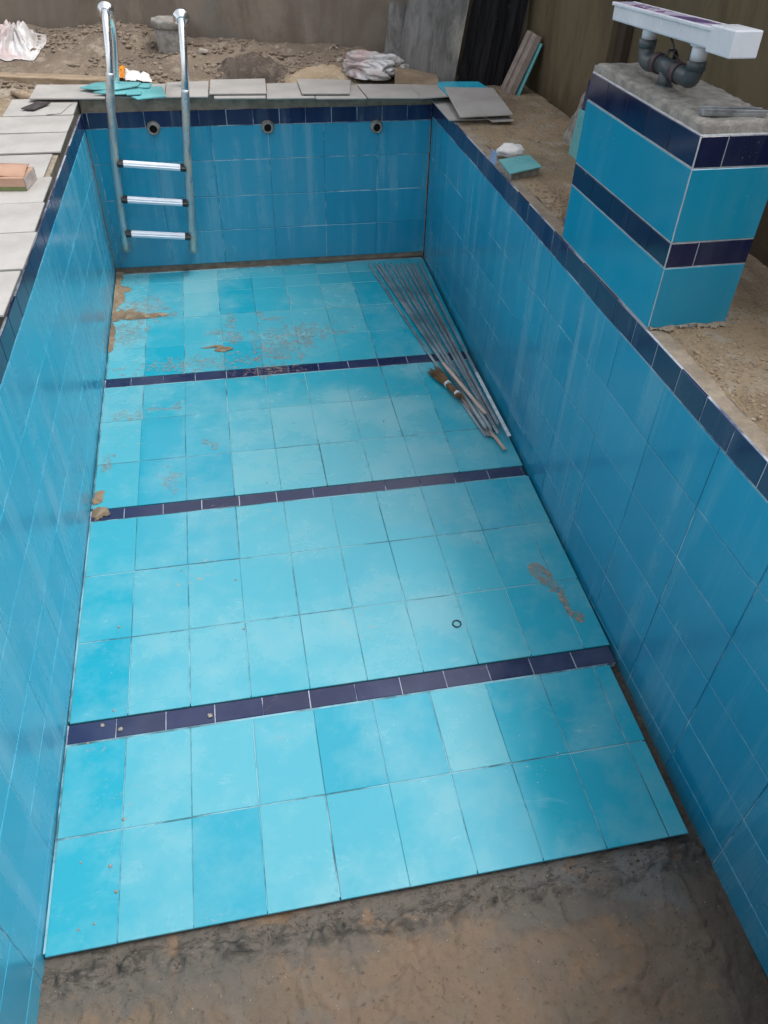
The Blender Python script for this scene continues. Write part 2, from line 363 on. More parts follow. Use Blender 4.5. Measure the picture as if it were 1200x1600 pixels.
def lay(bm): return bm.loops.layers.float_color.new('tv')
def rt(base_r=.5, spread_r=.5, base_g=.0, spread_g=.15): return (min(1, max(0, random.uniform(base_r - spread_r, base_r + spread_r))), base_g + random.uniform(0, spread_g), 0)

X_, Y_, Z_ = Vector((1, 0, 0)), Vector((0, 1, 0)), Vector((0, 0, 1))
def wall(axis, face, nrm, u0, u1, joints0, topz, bandh, rows, mat, film, wlabel, back, navy_pitch=.177, navy0=0.03, pitch=.382, ztop_back=None):
    """tiled wall: mortar backing + light blue tiles as 'wall', navy tiles as its sub-part"""
    th = .009
    bm = N(); L = lay(bm)
    c = Vector((0, 0, 0)); c += (X_ * face if axis == 'y' else Y_ * face)
    au = Y_ if axis == 'y' else X_
    rws = [topz - bandh] + rows
    for i in range(len(rws) - 1):
        v1, v0 = rws[i], rws[i + 1]
        k = math.floor((u0 - joints0) / pitch); u = joints0 + k * pitch
        while u < u1:
            a, b = max(u, u0), min(u + pitch, u1)
            if b - a > .01: tile_block(bm, L, c, au, Z_, nrm, a, b, v0, v1, th, rt(.5, .5, film, .22), tilt=.0035)
            u += pitch
    o = obj('wall', bm, mat, pool); o['label'] = wlabel
    # joint compound just behind the glaze and the mortar body behind it
    bm = N(); zt = ztop_back if ztop_back is not None else topz
    def slab(bm, d0, d1, za, zb, ua=u0, ub=u1):
        p, q = c + au * ua + nrm * d0, c + au * ub + nrm * d1
        box(bm, (min(p.x, q.x), min(p.y, q.y), za), (max(p.x, q.x), max(p.y, q.y), zb))
    slab(bm, -.0022, -.012, rws[-1] + .002, topz - bandh - .001); obj('joint', bm, M_gw, o)
    bm = N(); slab(bm, -.012, -back, -1.75, zt); obj('mortar_backing', bm, M_mortar, o)
    bm = N(); L = lay(bm)
    k = math.floor((u0 - navy0) / navy_pitch); u = navy0 + k * navy_pitch
    while u < u1:
        a, b = max(u, u0), min(u + navy_pitch, u1)
        if b - a > .01: tile_block(bm, L, c, au, Z_, nrm, a, b, topz - bandh + .001, topz - .001, th, rt(.5, .5, film * .6, .25), tilt=.004, gap=.0022)
        u += navy_pitch
    slab(bm, -.0022, -.0118, topz - bandh, topz - .003)
    bm.faces.ensure_lookup_table()
    for f in bm.faces[-6:]: f.material_index = 1
    obj('navy_band', bm, [M_navy, M_gn], o)
    return o
zr = .034
wall('y', 0.0, X_, YN, 0.0, -.05, 0.0, .100, [-.345, -.585, -.83, -1.047, -1.277, -1.42], M_wallL, .14, 'left wall, filmed blue tiles coloured paler for reflected light', .10, ztop_back=.045)
wall('y', W, -X_, YN, -.017, -4.30, zr, .104, [-.325, -.57, -.815, -1.06, -1.285, -1.42], M_wall, .05, 'right wall, deep blue tiles with pale vertical runs', .075, navy0=-4.127, ztop_back=zr - .004)
wall('x', 0.0, -Y_, 0.0, W, .803 - .382 * 3, .004, .100, [-.315, -.556, -.797, -1.042], M_wall, .06, 'far end wall behind the ladder with three pipe outlets', .10, ztop_back=.086)
wall('x', YN, Y_, 0.011, W - .011, .1, .0, .100, [-.345, -.585, -.83, -1.047, -1.277, -1.42], M_wall, .0, 'near end wall', .10, ztop_back=.03)

# floor tiles: columns and rows as laid, bounded by three navy stripes
cols = [.0, .235, .482, .727, .972, 1.217, 1.462, 1.706, 1.950, 2.194, 2.272]
F = Vector((0, 1, .0591)).normalized(); FN = X_.cross(F)
def floor_tile(bm, L, x0, x1, y0, y1, tv, tl=None, dn=0, gap=.0014, tilt=.0016):
    ym = 0
    k = math.sqrt(1 + .0591 ** 2)
    tile_block(bm, L, Vector((0, 0, fz(0))), X_, F, FN, x0, x1, y0 * k, y1 * k, .010, tv, tilt=tilt, gap=gap, dn=dn, tl=tl)
bands = [  # (rows from near to far, tone of every tile (0 clear blue .. 1 filmed, partly painted sky reflection))
 ('floor_tiling', [(-4.584, -4.206), (-4.204, -3.84)], [[.35, .6, .28, .75, .55, .5, .35, .30, .25, .4], [.30, .75, .8, .7, .25, .28, .8, .35, .30, .25]]),
 ('floor_tiling', [(-3.742, -3.352), (-3.35, -2.97), (-2.968, -2.606)], [[.25, .7, .7, .65, .75, .7, .65, .55, .35, .35], [.35, .55, .7, .7, .7, .65, .65, .6, .45, .4], [.5, -1, -1, .75, .8, .7, .7, .45, .30, .3]]),
 ('floor_tiling', [(-2.520, -2.172), (-2.17, -1.80), (-1.80, -1.463)], [[.6, .08, .12, .95, .95, .9, .9, .85, .5, .35], [.75, .12, .2, .5, .75, .8, .85, .8, .45, .4], [.65, .35, .15, .4, .45, .5, .5, .45, .35, .3]]),
 ('floor_tiling', [(-1.367, -1.045), (-1.045, -.70), (-.70, -.368), (-.368, -.205), (-.205, -.050)], [[.85, .3, .7, .35, .55, .6, .45, .25, .25, .3], [.8, .45, .6, .6, .7, .75, .6, .15, .25, .3], [.6, .4, .8, .2, .45, .6, .8, .3, .3, .3], [.5, .3, .9, .3, .5, .7, .5, .4, .4, .4], [.7, .3, .95, .5, .6, .5, .8, .6, .5, .5]]),
]
def skew(y, x):   # rows run very slightly off square, as laid
    return y
for name, rows, tones in bands:
    bm = N(); L = lay(bm)
    for (y0, y1), tn in zip(rows, tones):
        for i in range(10):
            t = tn[i]; x0, x1 = cols[i], cols[i + 1]
            if i == 0: x0 = .010
            if y1 > -3.5 and i == 9: x1 = 2.316
            jx = random.uniform(-.0015, .0015)
            tl = None; dn = 0
            if t < 0: tv = (.35, .12, 0); tl = (0, -.010); dn = .003
            else: tv = (min(1, max(0, t + random.uniform(-.1, .1))), max(0, (t - .3)) * .6, 0)
            floor_tile(bm, L, x0 + (jx if i else 0), x1 + jx, y0, y1, tv, tl, dn)
    o = obj(name, bm, M_floor, pool)
    y0 = rows[0][0]; y1 = rows[-1][1]
    bm = N(); prism(bm, [(.004, y0 + .012), (2.305 if y1 > -3.5 else 2.262, y0 + .012), (2.305 if y1 > -3.5 else 2.262, y1 + .02), (.004, y1 + .02)], lambda x, y: fz(y) - .035, lambda x, y: fz(y) - .0026)
    obj('tile_bedding', bm, M_gf, o)
for y0, y1, sk, pitch, ph in ((-3.834, -3.746, .045, .193, .193), (-2.602, -2.525, -.008, .193, .17), (-1.457, -1.372, -.03, .1925, .16)):
    bm = N(); L = lay(bm); x = ph - pitch
    while x < W - .02:
        a, b = max(x, .008), min(x + pitch, W - .022)
        tv = (random.random(), random.choice([.0, .05, .15, .25]) if y0 < -2 else random.uniform(0, .3), 0)
        floor_tile(bm, L, a, b, y0, y1, tv, gap=.002, tilt=.004)
        x += pitch
    prism(bm, [(.004, y0 + .002), (W - .025, y0 + .002), (W - .025, y1 - .002), (.004, y1 - .002)], lambda x, y: fz(y) - .034, lambda x, y: fz(y) - .0022)
    bm.faces.ensure_lookup_table()
    for f in bm.faces[-6:]: f.material_index = 1
    obj('navy_stripe', bm, [M_navyF, M_gn], pool)

# exposed mortar bed
def grid(bm, xs, ys, zf, keep=None):
    V = {}
    for i, x in enumerate(xs):
        for j, y in enumerate(ys):
            z = zf(x, y)
            if z is not None: V[i, j] = bm.verts.new((x, y, z))
    for i in range(len(xs) - 1):
        for j in range(len(ys) - 1):
            q = [(i, j), (i + 1, j), (i + 1, j + 1), (i, j + 1)]
            if all(k in V for k in q) and (keep is None or keep((xs[i] + xs[i + 1]) / 2, (ys[j] + ys[j + 1]) / 2)):
                f = bm.faces.new([V[k] for k in q]); f.smooth = True
def rng(a, b, s):
    n = max(1, round((b - a) / s)); return [a + (b - a) * i / n for i in range(n + 1)]
def screed_z(x, y):
    z = fz(y) - .043
    if y < -4.3 or x > 2.2:
        z += .010 * fbm(x, y, 0, 4, 3) + .0045 * fbm(x, y, 9, 4, 11)
        e = math.exp(-((y + 4.66 + .05 * fbm(x, 3, 0, 3, 2)) / .035) ** 2)
        z += .030 * e * (.35 + 1.3 * fbm(x, y, 2, 4, 16)) + .0055 * fbm(x, y, 5, 4, 26) * (1 + 1.5 * e)
        t2 = fbm(x, y, 21, 4, 5); z += .007 * max(0, min(1, (t2 - .12) * 9))
        cz = abs(fbm(x, y, 11, 3, 4)); z -= .012 * math.exp(-(cz / .03) ** 2) * max(0, fbm(x, y, 13, 2, 2.5)) * 3
        if x > 2.2: z -= .010 * (x - 2.2) / .13 + .006
    if y < -4.60 or x > 2.28: pass
    else: z = min(z, fz(y) - .038)
    if y > -.06: z = fz(y) - .006 + .004 * fbm(x, y, 1, 3, 9)
    return z
bm = N(); grid(bm, rng(-.005, W + .008, .008), rng(YN - .005, -5.3, .05) + rng(-5.29, -4.5, .007) + rng(-4.49, -4.2, .0125) + rng(-4.2, -.07, .03)[1:] + [-.055, -.04, -.02, .006], screed_z)
obj('mortar_bed', bm, M_screed, pool, smooth=True)
for cx_, zz in ((.004, 0), (W - .004, .03)):
    bm = N(); tube(bm, [(cx_ + .003 * noise.noise(Vector((z_ * .3, cx_, 0))), -.004, -1.06 + z_ * .0187) for z_ in range(int(50))], .0035, 6, jit=.3); obj('corner_joint', bm, M_mortar, pool)
# outlets in the far wall
for x, z in ((.435, -.098), (1.185, -.110), (1.937, -.128)):
    bm = N(); ang = [2 * math.pi * k / 24 for k in range(24)]
    R = [(.024, .0), (.024, -.030), (.033, -.033), (.040, -.022), (.044, .0)]
    rings = [[bm.verts.new((x + r * math.cos(a) * (1 + .06 * noise.noise(Vector((k, x * 9, r * 50)))), y - .001, z + r * math.sin(a))) for k, a in enumerate(ang)] for r, y in R]
    for i in range(len(rings) - 1):
        for k in range(24):
            f = bm.faces.new((rings[i][k], rings[i][(k + 1) % 24], rings[i + 1][(k + 1) % 24], rings[i + 1][k])); f.smooth = True; f.material_index = 1 if i == 0 else 0
    f = bm.faces.new(rings[0]); f.material_index = 1
    bmesh.ops.recalc_face_normals(bm, faces=bm.faces)
    obj('outlet_pipe', bm, [M_cement, M_void], pool)

# ------------------------------------------------------------------ ground
WN = Vector((.36, 1, 0)).normalized()              # the far compound wall runs askew
def back_y(x): return 1.62 - .36 * x
def gz(x, y):
    far = max(0, min(1, (y - .15) / .5)); left = max(0, min(1, (-.45 - x) / .25)); right = 1 if x > 2.39 else 0
    z = .012
    if x < -.1 and y < .4: z = .0
    z += far * (.055 + .03 * (1 if x < 1.2 else .4))
    dw = back_y(x) - y
    if y > .2: z += .10 * math.exp(-(dw / .45) ** 2) * (1 if x < 2.3 else .1) + .10 * math.exp(-((x - .15) ** 2 + (y - 1.25) ** 2) / .10)
    z += (.030 * far + .007 + .02 * left) * fbm(x, y, 0, 5, 2.6) + (.012 * far + .0022) * fbm(x, y, 3, 4, 13)
    if x > 2.39:
        z = .030 + (.009 + .02 * far) * fbm(x, y, 1, 5, 3.1) + .0035 * fbm(x, y, 4, 4, 17)
        g = abs(x - (2.425 + .022 * fbm(y, 0, 0, 3, 2.3)))                     # a crack beside the pool rim
        if y < -3.3: z -= .030 * math.exp(-(g / .012) ** 2) * (.6 + .5 * fbm(y, 1, 0, 3, 5))
        if -2.5 < y < -1.75: z += .012 * math.exp(-((x - 2.47) / .06) ** 2) * (1 + 1.3 * fbm(x, y, 8, 4, 20)) 
        if x > 2.75: z -= .06 * min(1, (x - 2.75) / .4) * (1 if y < -1.6 else 0) * min(1, (-1.6 - y) / .6)
    if -.44 < x < 0 and y < .2: z = min(z, .03)
    if y > .09 and y < .42 and x < 2.5: z = min(z, .074)
    return z
xs = [-60, -20, -8, -4, -2, -1.4] + rng(-1.0, -.1, .03) + rng(-.07, 2.40, .03)[0:] + rng(2.405, 3.30, .0125)[1:] + [3.6, 4.5, 8, 20, 60]
ys = [-60, -20, -10] + rng(-7, -5.6, .1) + rng(-5.5, .1, .02)[0:] + rng(.1, 2.4, .025)[1:] + [3, 5, 10, 20, 60]
def keep(x, y): return not (-.08 < x < 2.403 and YN - .08 < y < .085)
bm = N(); grid(bm, xs, ys, gz, keep)
tag(obj('ground', bm, M_ground, smooth=True), kind='structure')

# ------------------------------------------------------------------ compound walls
t = empty('boundary_wall', (1, back_y(1), 0), 'long grey brown stained plaster wall behind the bucket and heaps of soil', 'wall')
bm = N(); a = Vector((-9, back_y(-9), 0)); b = Vector((3.3, back_y(3.3), 0)); nn = WN * .2
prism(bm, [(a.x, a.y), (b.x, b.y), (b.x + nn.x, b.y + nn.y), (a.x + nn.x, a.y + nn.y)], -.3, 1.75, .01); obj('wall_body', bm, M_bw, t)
bm = N(); n2 = WN * .03
prism(bm, [(a.x - n2.x, a.y - n2.y), (b.x - n2.x, b.y - n2.y), (b.x + nn.x + n2.x, b.y + nn.y + n2.y), (a.x + nn.x + n2.x, a.y + nn.y + n2.y)], 1.752, 1.82, .01); obj('coping', bm, M_cement, t)
t = empty('house_wall', (3.2, -2, 0), 'tall mossy olive brown wall to the right of the striped pillar', 'wall')
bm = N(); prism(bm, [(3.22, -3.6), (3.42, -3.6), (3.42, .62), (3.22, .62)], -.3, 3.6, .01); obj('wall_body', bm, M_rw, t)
bm = N(); prism(bm, [(3.24, -9), (3.40, -9), (3.40, -3.603), (3.24, -3.603)], -.3, 1.5, .01); obj('unseen_low_wall', bm, M_rw, t)  # unseen wall, added low so the sky lights the left pool wall
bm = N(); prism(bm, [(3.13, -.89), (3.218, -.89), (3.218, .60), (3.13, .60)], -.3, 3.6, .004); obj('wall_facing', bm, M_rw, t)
bm = N(); prism(bm, [(3.17, -.985), (3.218, -.985), (3.218, -.893), (3.17, -.893)], -.3, 3.6, .003); obj('shade_strip', bm, M_rwd, t)  # dark strip stands in for the shaded end of the facing

# ------------------------------------------------------------------ coping tiles laid dry along the rim
def flat(name, pts, z, th, mat, label, cat, group=None, tilt=None, bevel=.002):
    cx = sum(p[0] for p in pts) / len(pts); cy = sum(p[1] for p in pts) / len(pts)
    bm = N(); prism(bm, pts, z - th, z, bevel, 0, tilt)
    return tag(obj(name, bm, mat, origin=(cx, cy, z - th)), label, cat, group)
G = 'grey tiles laid along the pool rim'
LT = [  # left side: y1, y0, x0, x1, z, label
 (.075, -.315, -.410, -.002, .074, 'grey rim tile carrying the dark phone'),
 (-.330, -.665, -.420, .000, .072, 'grey rim tile just in front of the one carrying the dark phone'),
 (-.680, -1.035, -.430, .004, .070, 'third grey rim tile from the far left corner, just behind the cardboard box tile'),
 (-1.062, -1.435, -.440, -.034, .066, 'grey rim tile set back from the edge just behind the brown cardboard box'),
 (-1.440, -1.790, -.450, .010, .067, 'grey rim tile lying under the front of the brown cardboard box'),
 (-1.795, -2.150, -.450, .022, .067, 'smooth grey rim tile first in front of the cardboard box'),
 (-2.155, -2.530, -.450, .030, .067, 'grey rim tile second in front of the cardboard box, ending at a dark joint'),
 (-2.545, -2.920, -.450, .020, .065, 'nearest grey rim tile in view at the left edge of the photo'),
]
for y1, y0, x0, x1, z, lab in LT:
    flat('rim_tile', [(x0, y0), (x1, y0), (x1 + random.uniform(-.004, .004), y1), (x0, y1)], z, .010, M_cop, lab, 'tile', G, (random.uniform(-.006, .006), random.uniform(-.004, .004)))
y = -2.935
bm = N(); prism(bm, [(-.43, -5.5), (-.012, -5.5), (-.012, .06), (-.43, .06)], -.02, .052, .003)
tag(obj('mortar_kerb', bm, M_mortar, origin=(-.2, -2.5, 0)), 'rough grey brown mortar kerb under the grey tiles of the left rim', 'kerb')
bm = N(); prism(bm, [(-.12, .092), (2.36, .092), (2.36, .36), (-.12, .36)], -.02, .072, .003)
tag(obj('mortar_kerb', bm, M_mortar, origin=(1.2, .2, 0)), 'rough mortar kerb under the grey tiles behind the ladder', 'kerb')
FT = [  # far side: corner points, z, label
 ([(-.290, -.020), (.170, -.056), (.170, .300), (-.290, .325)], .100, 'grey rim tile at the far left corner behind the phone'),
 ([(.176, .02), (.535, -.045), (.540, .330), (.176, .30)], .0925, 'grey rim tile mostly hidden under the broken cyan tile pieces'),
 ([(.540, -.050), (.812, -.062), (.826, .350), (.545, .330)], .0985, 'grey rim tile just right of the right ladder rail'),
 ([(.850, -.085), (1.180, -.100), (1.205, .300), (.850, .305)], .0925, 'lower grey rim tile between the ladder and the middle of the far rim'),
 ([(.822, -.030), (1.190, -.050), (1.212, .350), (.838, .345)], .1075, 'grey rim tile resting on top of another just right of the ladder'),
 ([(1.186, -.115), (1.500, -.125), (1.500, .270), (1.215, .275)], .0925, 'grey rim tile in the middle of the far rim, partly under a raised one'),
 ([(1.420, -.082), (1.735, -.105), (1.800, .262), (1.428, .322)], .1085, 'raised grey rim tile left of the far right outlet pipe'),
 ([(1.505, -.145), (1.838, -.165), (1.825, .175), (1.505, .250)], .0925, 'grey rim tile wedged below the raised one near the far right outlet'),
 ([(1.843, -.186), (2.181, -.215), (2.200, .152), (1.829, .182)], .0985, 'grey rim tile second from the far right corner, below the white sack'),
 ([(2.187, -.200), (2.530, -.140), (2.610, .190), (2.206, .170)], .0925, 'grey rim tile at the far right corner partly under the bright cyan one'),
]
for pts, z, lab in FT: flat('rim_tile', pts, z, .009, M_cop, lab, 'tile', G, (random.uniform(-.002, .002), random.uniform(-.003, .003)))
# right corner stack
flat('cyan_tile', [(2.385, -.17), (2.735, -.20), (2.700, .165), (2.390, .190)], .103, .008, M_cyanB, 'bright cyan tile sticking out behind the big pale grey tile at the right corner', 'tile')
flat('rim_tile', [(2.300, -.560), (2.600, -.56), (2.600, -.06), (2.305, -.04)], .048, .009, M_cop, 'narrow grey tile peeping out beneath the big pale grey tile at the right corner', 'tile', 'grey tiles at the right corner')
flat('rim_tile', [(2.345, -.640), (2.700, -.618), (2.738, -.062), (2.400, -.020)], .100, .009, M_cop, 'big pale grey tile leaning over the cyan tile at the right corner', 'tile', 'grey tiles at the right corner', (0, .045))
flat('rim_tile', [(2.56, -.645), (2.705, -.635), (2.705, -.30), (2.50, -.30)], .056, .009, M_cop, 'small grey offcut under the front edge of the big pale grey tile', 'tile', 'grey tiles at the right corner')
# broken cyan pieces near the ladder
BP = [([(.004, .130), (.10, .06), (.235, .02), (.37, .10), (.385, .20), (.20, .26), (.09, .25)], .128, (.03, -.02), M_cyan, 'broken cyan tile with pointed left end lying around the left ladder rail'),
 ([(.10, .00), (.22, -.04), (.42, .00), (.40, .10), (.24, .09)], .118, (-.04, .03), M_cyan, 'pale broken tile piece just below the pointed cyan one'),
 ([(.33, .12), (.44, .10), (.46, .20), (.33, .23)], .122, (.02, 0), M_cyan, 'small broken cyan corner piece nearest the orange wrapper'),
 ([(.30, -.02), (.40, -.01), (.395, -.065), (.31, -.075)], .123, (.03, .02), M_cyan, 'smallest light broken tile chip at the front of the cyan pieces'),
 ([(.375, -.135), (.47, -.10), (.548, -.082), (.52, .17), (.39, .17), (.335, -.07)], .110, (.0, .01), M_cyan, 'largest broken cyan tile between the two ladder rails')]
for pts, z, tl, m, lab in BP: flat('broken_tile', pts, z, .007, m, lab, 'broken tile', 'broken cyan tile pieces by the ladder', tl, .001)
flat('tile_offcut', [(-.155, -.325), (-.075, -.305), (-.03, -.075), (-.16, -.06)], .081, .006, M_cop, 'thin grey offcut lying right of the dark phone on the left rim', 'tile')
flat('mobile_phone', [(-.314, -.212), (-.238, -.240), (-.156, -.085), (-.236, -.055)], .0905, .008, M_phone, 'dark flat phone lying on the grey tiles at the far left corner', 'phone')

# ------------------------------------------------------------------ ladder
lad = empty('pool_ladder', (.40, -.1, -.9), 'steel ladder with two arched rails and three pale treads on the far wall', 'ladder')
def rail(pts, split, parent, collar):
    P = bez(pts, 10)
    bm = N(); k = int(len(P) * split)
    tube(bm, P[:k + 1], .0235, 18); o = obj('rail', bm, M_steel, parent)
    bm = N(); tube(bm, P[k - 2:], [.026 + .0015 * noise.noise(p * 22) for p in P[k - 2:]], 18, jit=.05); obj('film_sleeve', bm, M_wrap, o)
    # collar (deck flange pushed up the tube)
    c = P[collar]; d = (P[collar + 1] - P[collar - 1]).normalized()
    bm = N(); tube(bm, [c - d * .020, c - d * .016, c - d * .004, c + d * .010, c + d * .034], [.026, .050, .050, .034, .027], 24); obj('flange', bm, M_steel, o)
    return o
Lp = [(.222, .205, .095), (.245, .208, .25), (.268, .195, .42), (.274, .135, .515), (.266, .03, .555), (.266, -.07, .525), (.262, -.14, .42), (.246, -.168, .28), (.216, -.168, .12), (.190, -.166, -.08), (.168, -.162, -.25), (.150, -.158, -.48), (.132, -.154, -.71), (.120, -.135, -.82), (.116, -.085, -.865)]
Rp = [(.668, .205, .095), (.684, .208, .25), (.697, .195, .40), (.703, .135, .49), (.705, .03, .525), (.704, -.07, .49), (.699, -.14, .39), (.687, -.168, .25), (.668, -.168, .08), (.650, -.166, -.08), (.630, -.162, -.28), (.610, -.158, -.52), (.594, -.154, -.75), (.584, -.135, -.86), (.580, -.085, -.90)]
rail(Lp, .52, lad, 42); rail(Rp, .55, lad, 44)
for zl, zr_, xl, xr in ((-.262, -.300, .170, .628), (-.492, -.530, .152, .608), (-.724, -.762, .134, .592)):
    a = Vector((xl + .05, -.175, zl)); b = Vector((xr - .05, -.172, zr_)); d = (b - a).normalized()
    bm = N(); beam(bm, a, b, .050, .020, (0, -.35, 1), .003)
    for s in (-.018, -.006, .006, .018): beam(bm, a + Vector((0, s, .0125)), b + Vector((0, s, .0125)), .006, .004, (0, -.35, 1), .0005)
    t = obj('tread', bm, M_tread, lad)
    for p, q in ((a - d * .038, a), (b, b + d * .038)):
        bm = N(); beam(bm, p, q, .053, .028, (0, -.35, 1), .005); obj('end_cap', bm, M_black, t)
for P_ in (Lp, Rp):
    e = Vector(P_[-1]); bm = N(); tube(bm, [e, e + Vector((0, .02, -.001)), e + Vector((0, .03, -.001)), (e.x, -.004, e.z - .002)], [.028, .032, .032, .026], 18); obj('bumper', bm, M_wrap, lad)

# ------------------------------------------------------------------ striped pillar
px0, px1, py0, py1 = 2.337, 2.655, -3.315, -2.440
pil = empty('tiled_pillar', (2.49, -2.88, .03), 'square pillar tiled blue with two navy bands and a rough cement top, on the right rim', 'pillar')
bm = N(); prism(bm, [(px0 + .0030, py0 + .0030), (px1 - .001, py0 + .0030), (px1 - .001, py1 - .001), (px0 + .0030, py1 - .001)], -.03, .7035, .002); obj('mortar_core', bm, M_pilG, pil)
bm = N(); tube(bm, [(px0 + .0035, py0 + .0035, .034 + .0222 * i) for i in range(31)], .0032, 8, jit=.25); obj('corner_joint', bm, M_pilG, pil)
def pillar_face(c, au, nrm, u0, u1, splits_navy, splits_blue):
    for nm, mat, spans, sp, tl in (('blue_tiling', M_pil, [(.036, .268), (.360, .603)], splits_blue, .001), ('navy_band', M_pilN, [(.270, .358)], splits_navy[0], .003), ('navy_band', M_pilN, [(.605, .702)], splits_navy[1], .003)):
        bm = N(); L = lay(bm); us = [u0] + sp + [u1]
        for v0, v1 in spans:
            for a, b in zip(us[:-1], us[1:]): tile_block(bm, L, c, au, Z_, nrm, a, b, v0, v1, .008, rt(.4, .3, 0, .08), tilt=tl, gap=.0017)
        obj(nm, bm, mat, pil)
pillar_face(Vector((px0, 0, 0)), Y_, -X_, py0, py1, ([-3.165, -2.99, -2.83, -2.645], [-3.135, -2.96, -2.785, -2.61]), [])
pillar_face(Vector((0, py0, 0)), X_, -Y_, px0 + .001, px1, ([2.447], [2.439]), [])
bm = N()
def capz(x, y):
    e = min(x - 2.347, px1 - .01 - x, y - (py0 + .012), py1 - y)
    return .736 + .005 * fbm(x, y, 0, 4, 5) + .0035 * fbm(x, y, 5, 4, 30) - .012 * max(0, 1 - max(e, 0) / .014) ** 1.5
xs2, ys2 = rng(2.349, px1 - .006, .009), rng(py0 + .014, py1 + .01, .009)
grid(bm, xs2, ys2, capz)
bd = [e for e in bm.edges if e.is_boundary]
r = bmesh.ops.extrude_edge_only(bm, edges=bd); nv = [v for v in r['geom'] if isinstance(v, bmesh.types.BMVert)]
for v in nv:
    v.co.z = .6985; v.co.x += .006 * fbm(v.co.y, v.co.x, 1, 3, 25); v.co.y += .004 * fbm(v.co.x, v.co.y, 4, 3, 25)
bmesh.ops.recalc_face_normals(bm, faces=bm.faces)
obj('cement_cap', bm, M_cement, pil)
bm = N()
grid(bm, rng(2.338, 2.662, .006), rng(-3.345, -3.308, .006), lambda x, y: (lambda q: None if q < 0 else .030 + .020 * min(1, q * 3) * (.6 + .6 * fbm(x, y, 2, 4, 20)))(.75 - abs(y + 3.315) / .026 + .9 * fbm(x, y, 1, 4, 16)))
obj('mortar_foot', bm, M_mortar, pil)
bm = N(); beam(bm, (2.375, -3.215, .746), (2.575, -3.255, .746), .040, .016, (0, 0, 1), .004)
beam(bm, (2.375, -3.200, .756), (2.575, -3.240, .756), .008, .010, (0, 0, 1), .002); beam(bm, (2.375, -3.232, .756), (2.575, -3.272, .756), .008, .010, (0, 0, 1), .002)
tag(obj('metal_bar', bm, M_bar, origin=(2.5, -3.24, .745)), 'dull grey metal channel bar lying on the cement top of the pillar', 'metal bar')

# ------------------------------------------------------------------ spout unit on pipes
sp = empty('water_spout', (2.441, -2.83, .735), 'white trough spout held up on grey U-shaped pipes above the pillar', 'spout')
X0 = 2.441
bm = N(); tube(bm, [(X0, -2.832, .71), (X0, -2.832, .792)], .026, 20); tube(bm, [(X0, -2.832, .728), (X0, -2.832, .742)], .031, 20)
tube(bm, [(X0, -2.900, .794), (X0, -2.760, .794)], .029, 20); obj('tee_joint', bm, M_pvc, sp)
for s, ye in ((1, -2.645), (-1, -3.010)):
    P = bez([(X0, -2.832 + s * .07, .794), (X0, ye - s * .045, .782 + (.01 if s < 0 else 0)), (X0, ye - s * .008, .798), (X0, ye, .845)], 8)
    bm = N(); tube(bm, P, .0285, 20); tube(bm, [(X0, ye, .822), (X0, ye, .850)], .032, 20); e = obj('elbow', bm, M_pvc, sp)
    bm = N(); tube(bm, [(X0, -2.832 + s * .058, .794), (X0, -2.832 + s * .092, .793)], .0335, 20); obj('joint_sleeve', bm, M_pvcp, e)
    bm = N(); tube(bm, [(X0, ye, .8505), (X0, ye, .905)], .0265, 20); tube(bm, [(X0, ye, .893), (X0, ye, .905)], .036, 20); obj('riser_pipe', bm, M_white, sp)
def ty(y): return .918 + .0 * y      # height of the trough top
bm = N()
SL = Vector((0, -.80, .045)).normalized()
A0 = Vector((X0 + .0, -2.395, .896)); A1 = Vector((X0 + .0, -3.135, .930))
beam(bm, A0, A1, .082, .052, (0, 0, 1), .006)
beam(bm, A0 + Vector((-.042, .008, .028)), A1 + Vector((-.042, .002, .028)), .012, .012, (0, 0, 1), .003)
beam(bm, A0 + Vector((.042, .008, .028)), A1 + Vector((.042, .002, .028)), .012, .012, (0, 0, 1), .003)
tr = obj('trough', bm, M_white, sp)
bm = N(); beam(bm, A0 + Vector((0, .004, .0305)), A1 + Vector((0, 0, .0305)), .070, .006, (0, 0, 1), .001); obj('protective_film', bm, M_film, tr)
bm = N(); beam(bm, A1 + Vector((.0, .022, .003)), A1 + Vector((.0, -.120, .009)), .094, .074, (0, 0, 1), .004); obj('end_box', bm, M_white, sp)
bm = N(); tube(bm, bez([(X0 + .02, -2.74, .885), (X0 + .035, -2.775, .85), (X0 + .03, -2.80, .815), (X0 + .02, -2.83, .83), (X0 + .03, -2.86, .812)], 6), .0035, 8)
for a in range(3): tube(bm, [(X0 + .018 + .022 * math.cos(t / 6 * 6.28), -2.80 - a * .006, .825 + .020 * math.sin(t / 6 * 6.28)) for t in range(7)], .0035, 6, False)
obj('cable', bm, M_black, sp)

# ------------------------------------------------------------------ things behind and beside the pillar
def leaning(name, quad, th, mat, label, cat, group=None, bevel=.002):
    """slab whose outer face is the quad (4 world points)"""
    q = [Vector(p) for p in quad]; n = (q[1] - q[0]).cross(q[3] - q[0]).normalized()
    bm = N(); A = [bm.verts.new(p) for p in q]; B = [bm.verts.new(p + n * th) for p in q]
    bm.faces.new(A[::-1]); bm.faces.new(B)
    for i in range(4): j = (i + 1) % 4; bm.faces.new((A[i], A[j], B[j], B[i]))
    bmesh.ops.recalc_face_normals(bm, faces=bm.faces)
    bmesh.ops.bevel(bm, geom=list(bm.edges), offset=bevel, segments=1, affect='EDGES')
    return tag(obj(name, bm, mat, origin=q[0]), label, cat, group)
leaning('leaning_tile', [(2.846, -1.235, .01), (2.846, -1.60, .01), (2.858, -1.60, .29), (2.858, -1.262, .27)], .008, M_cyan, 'cyan tile standing beyond the striped pillar in front of a navy one', 'tile')
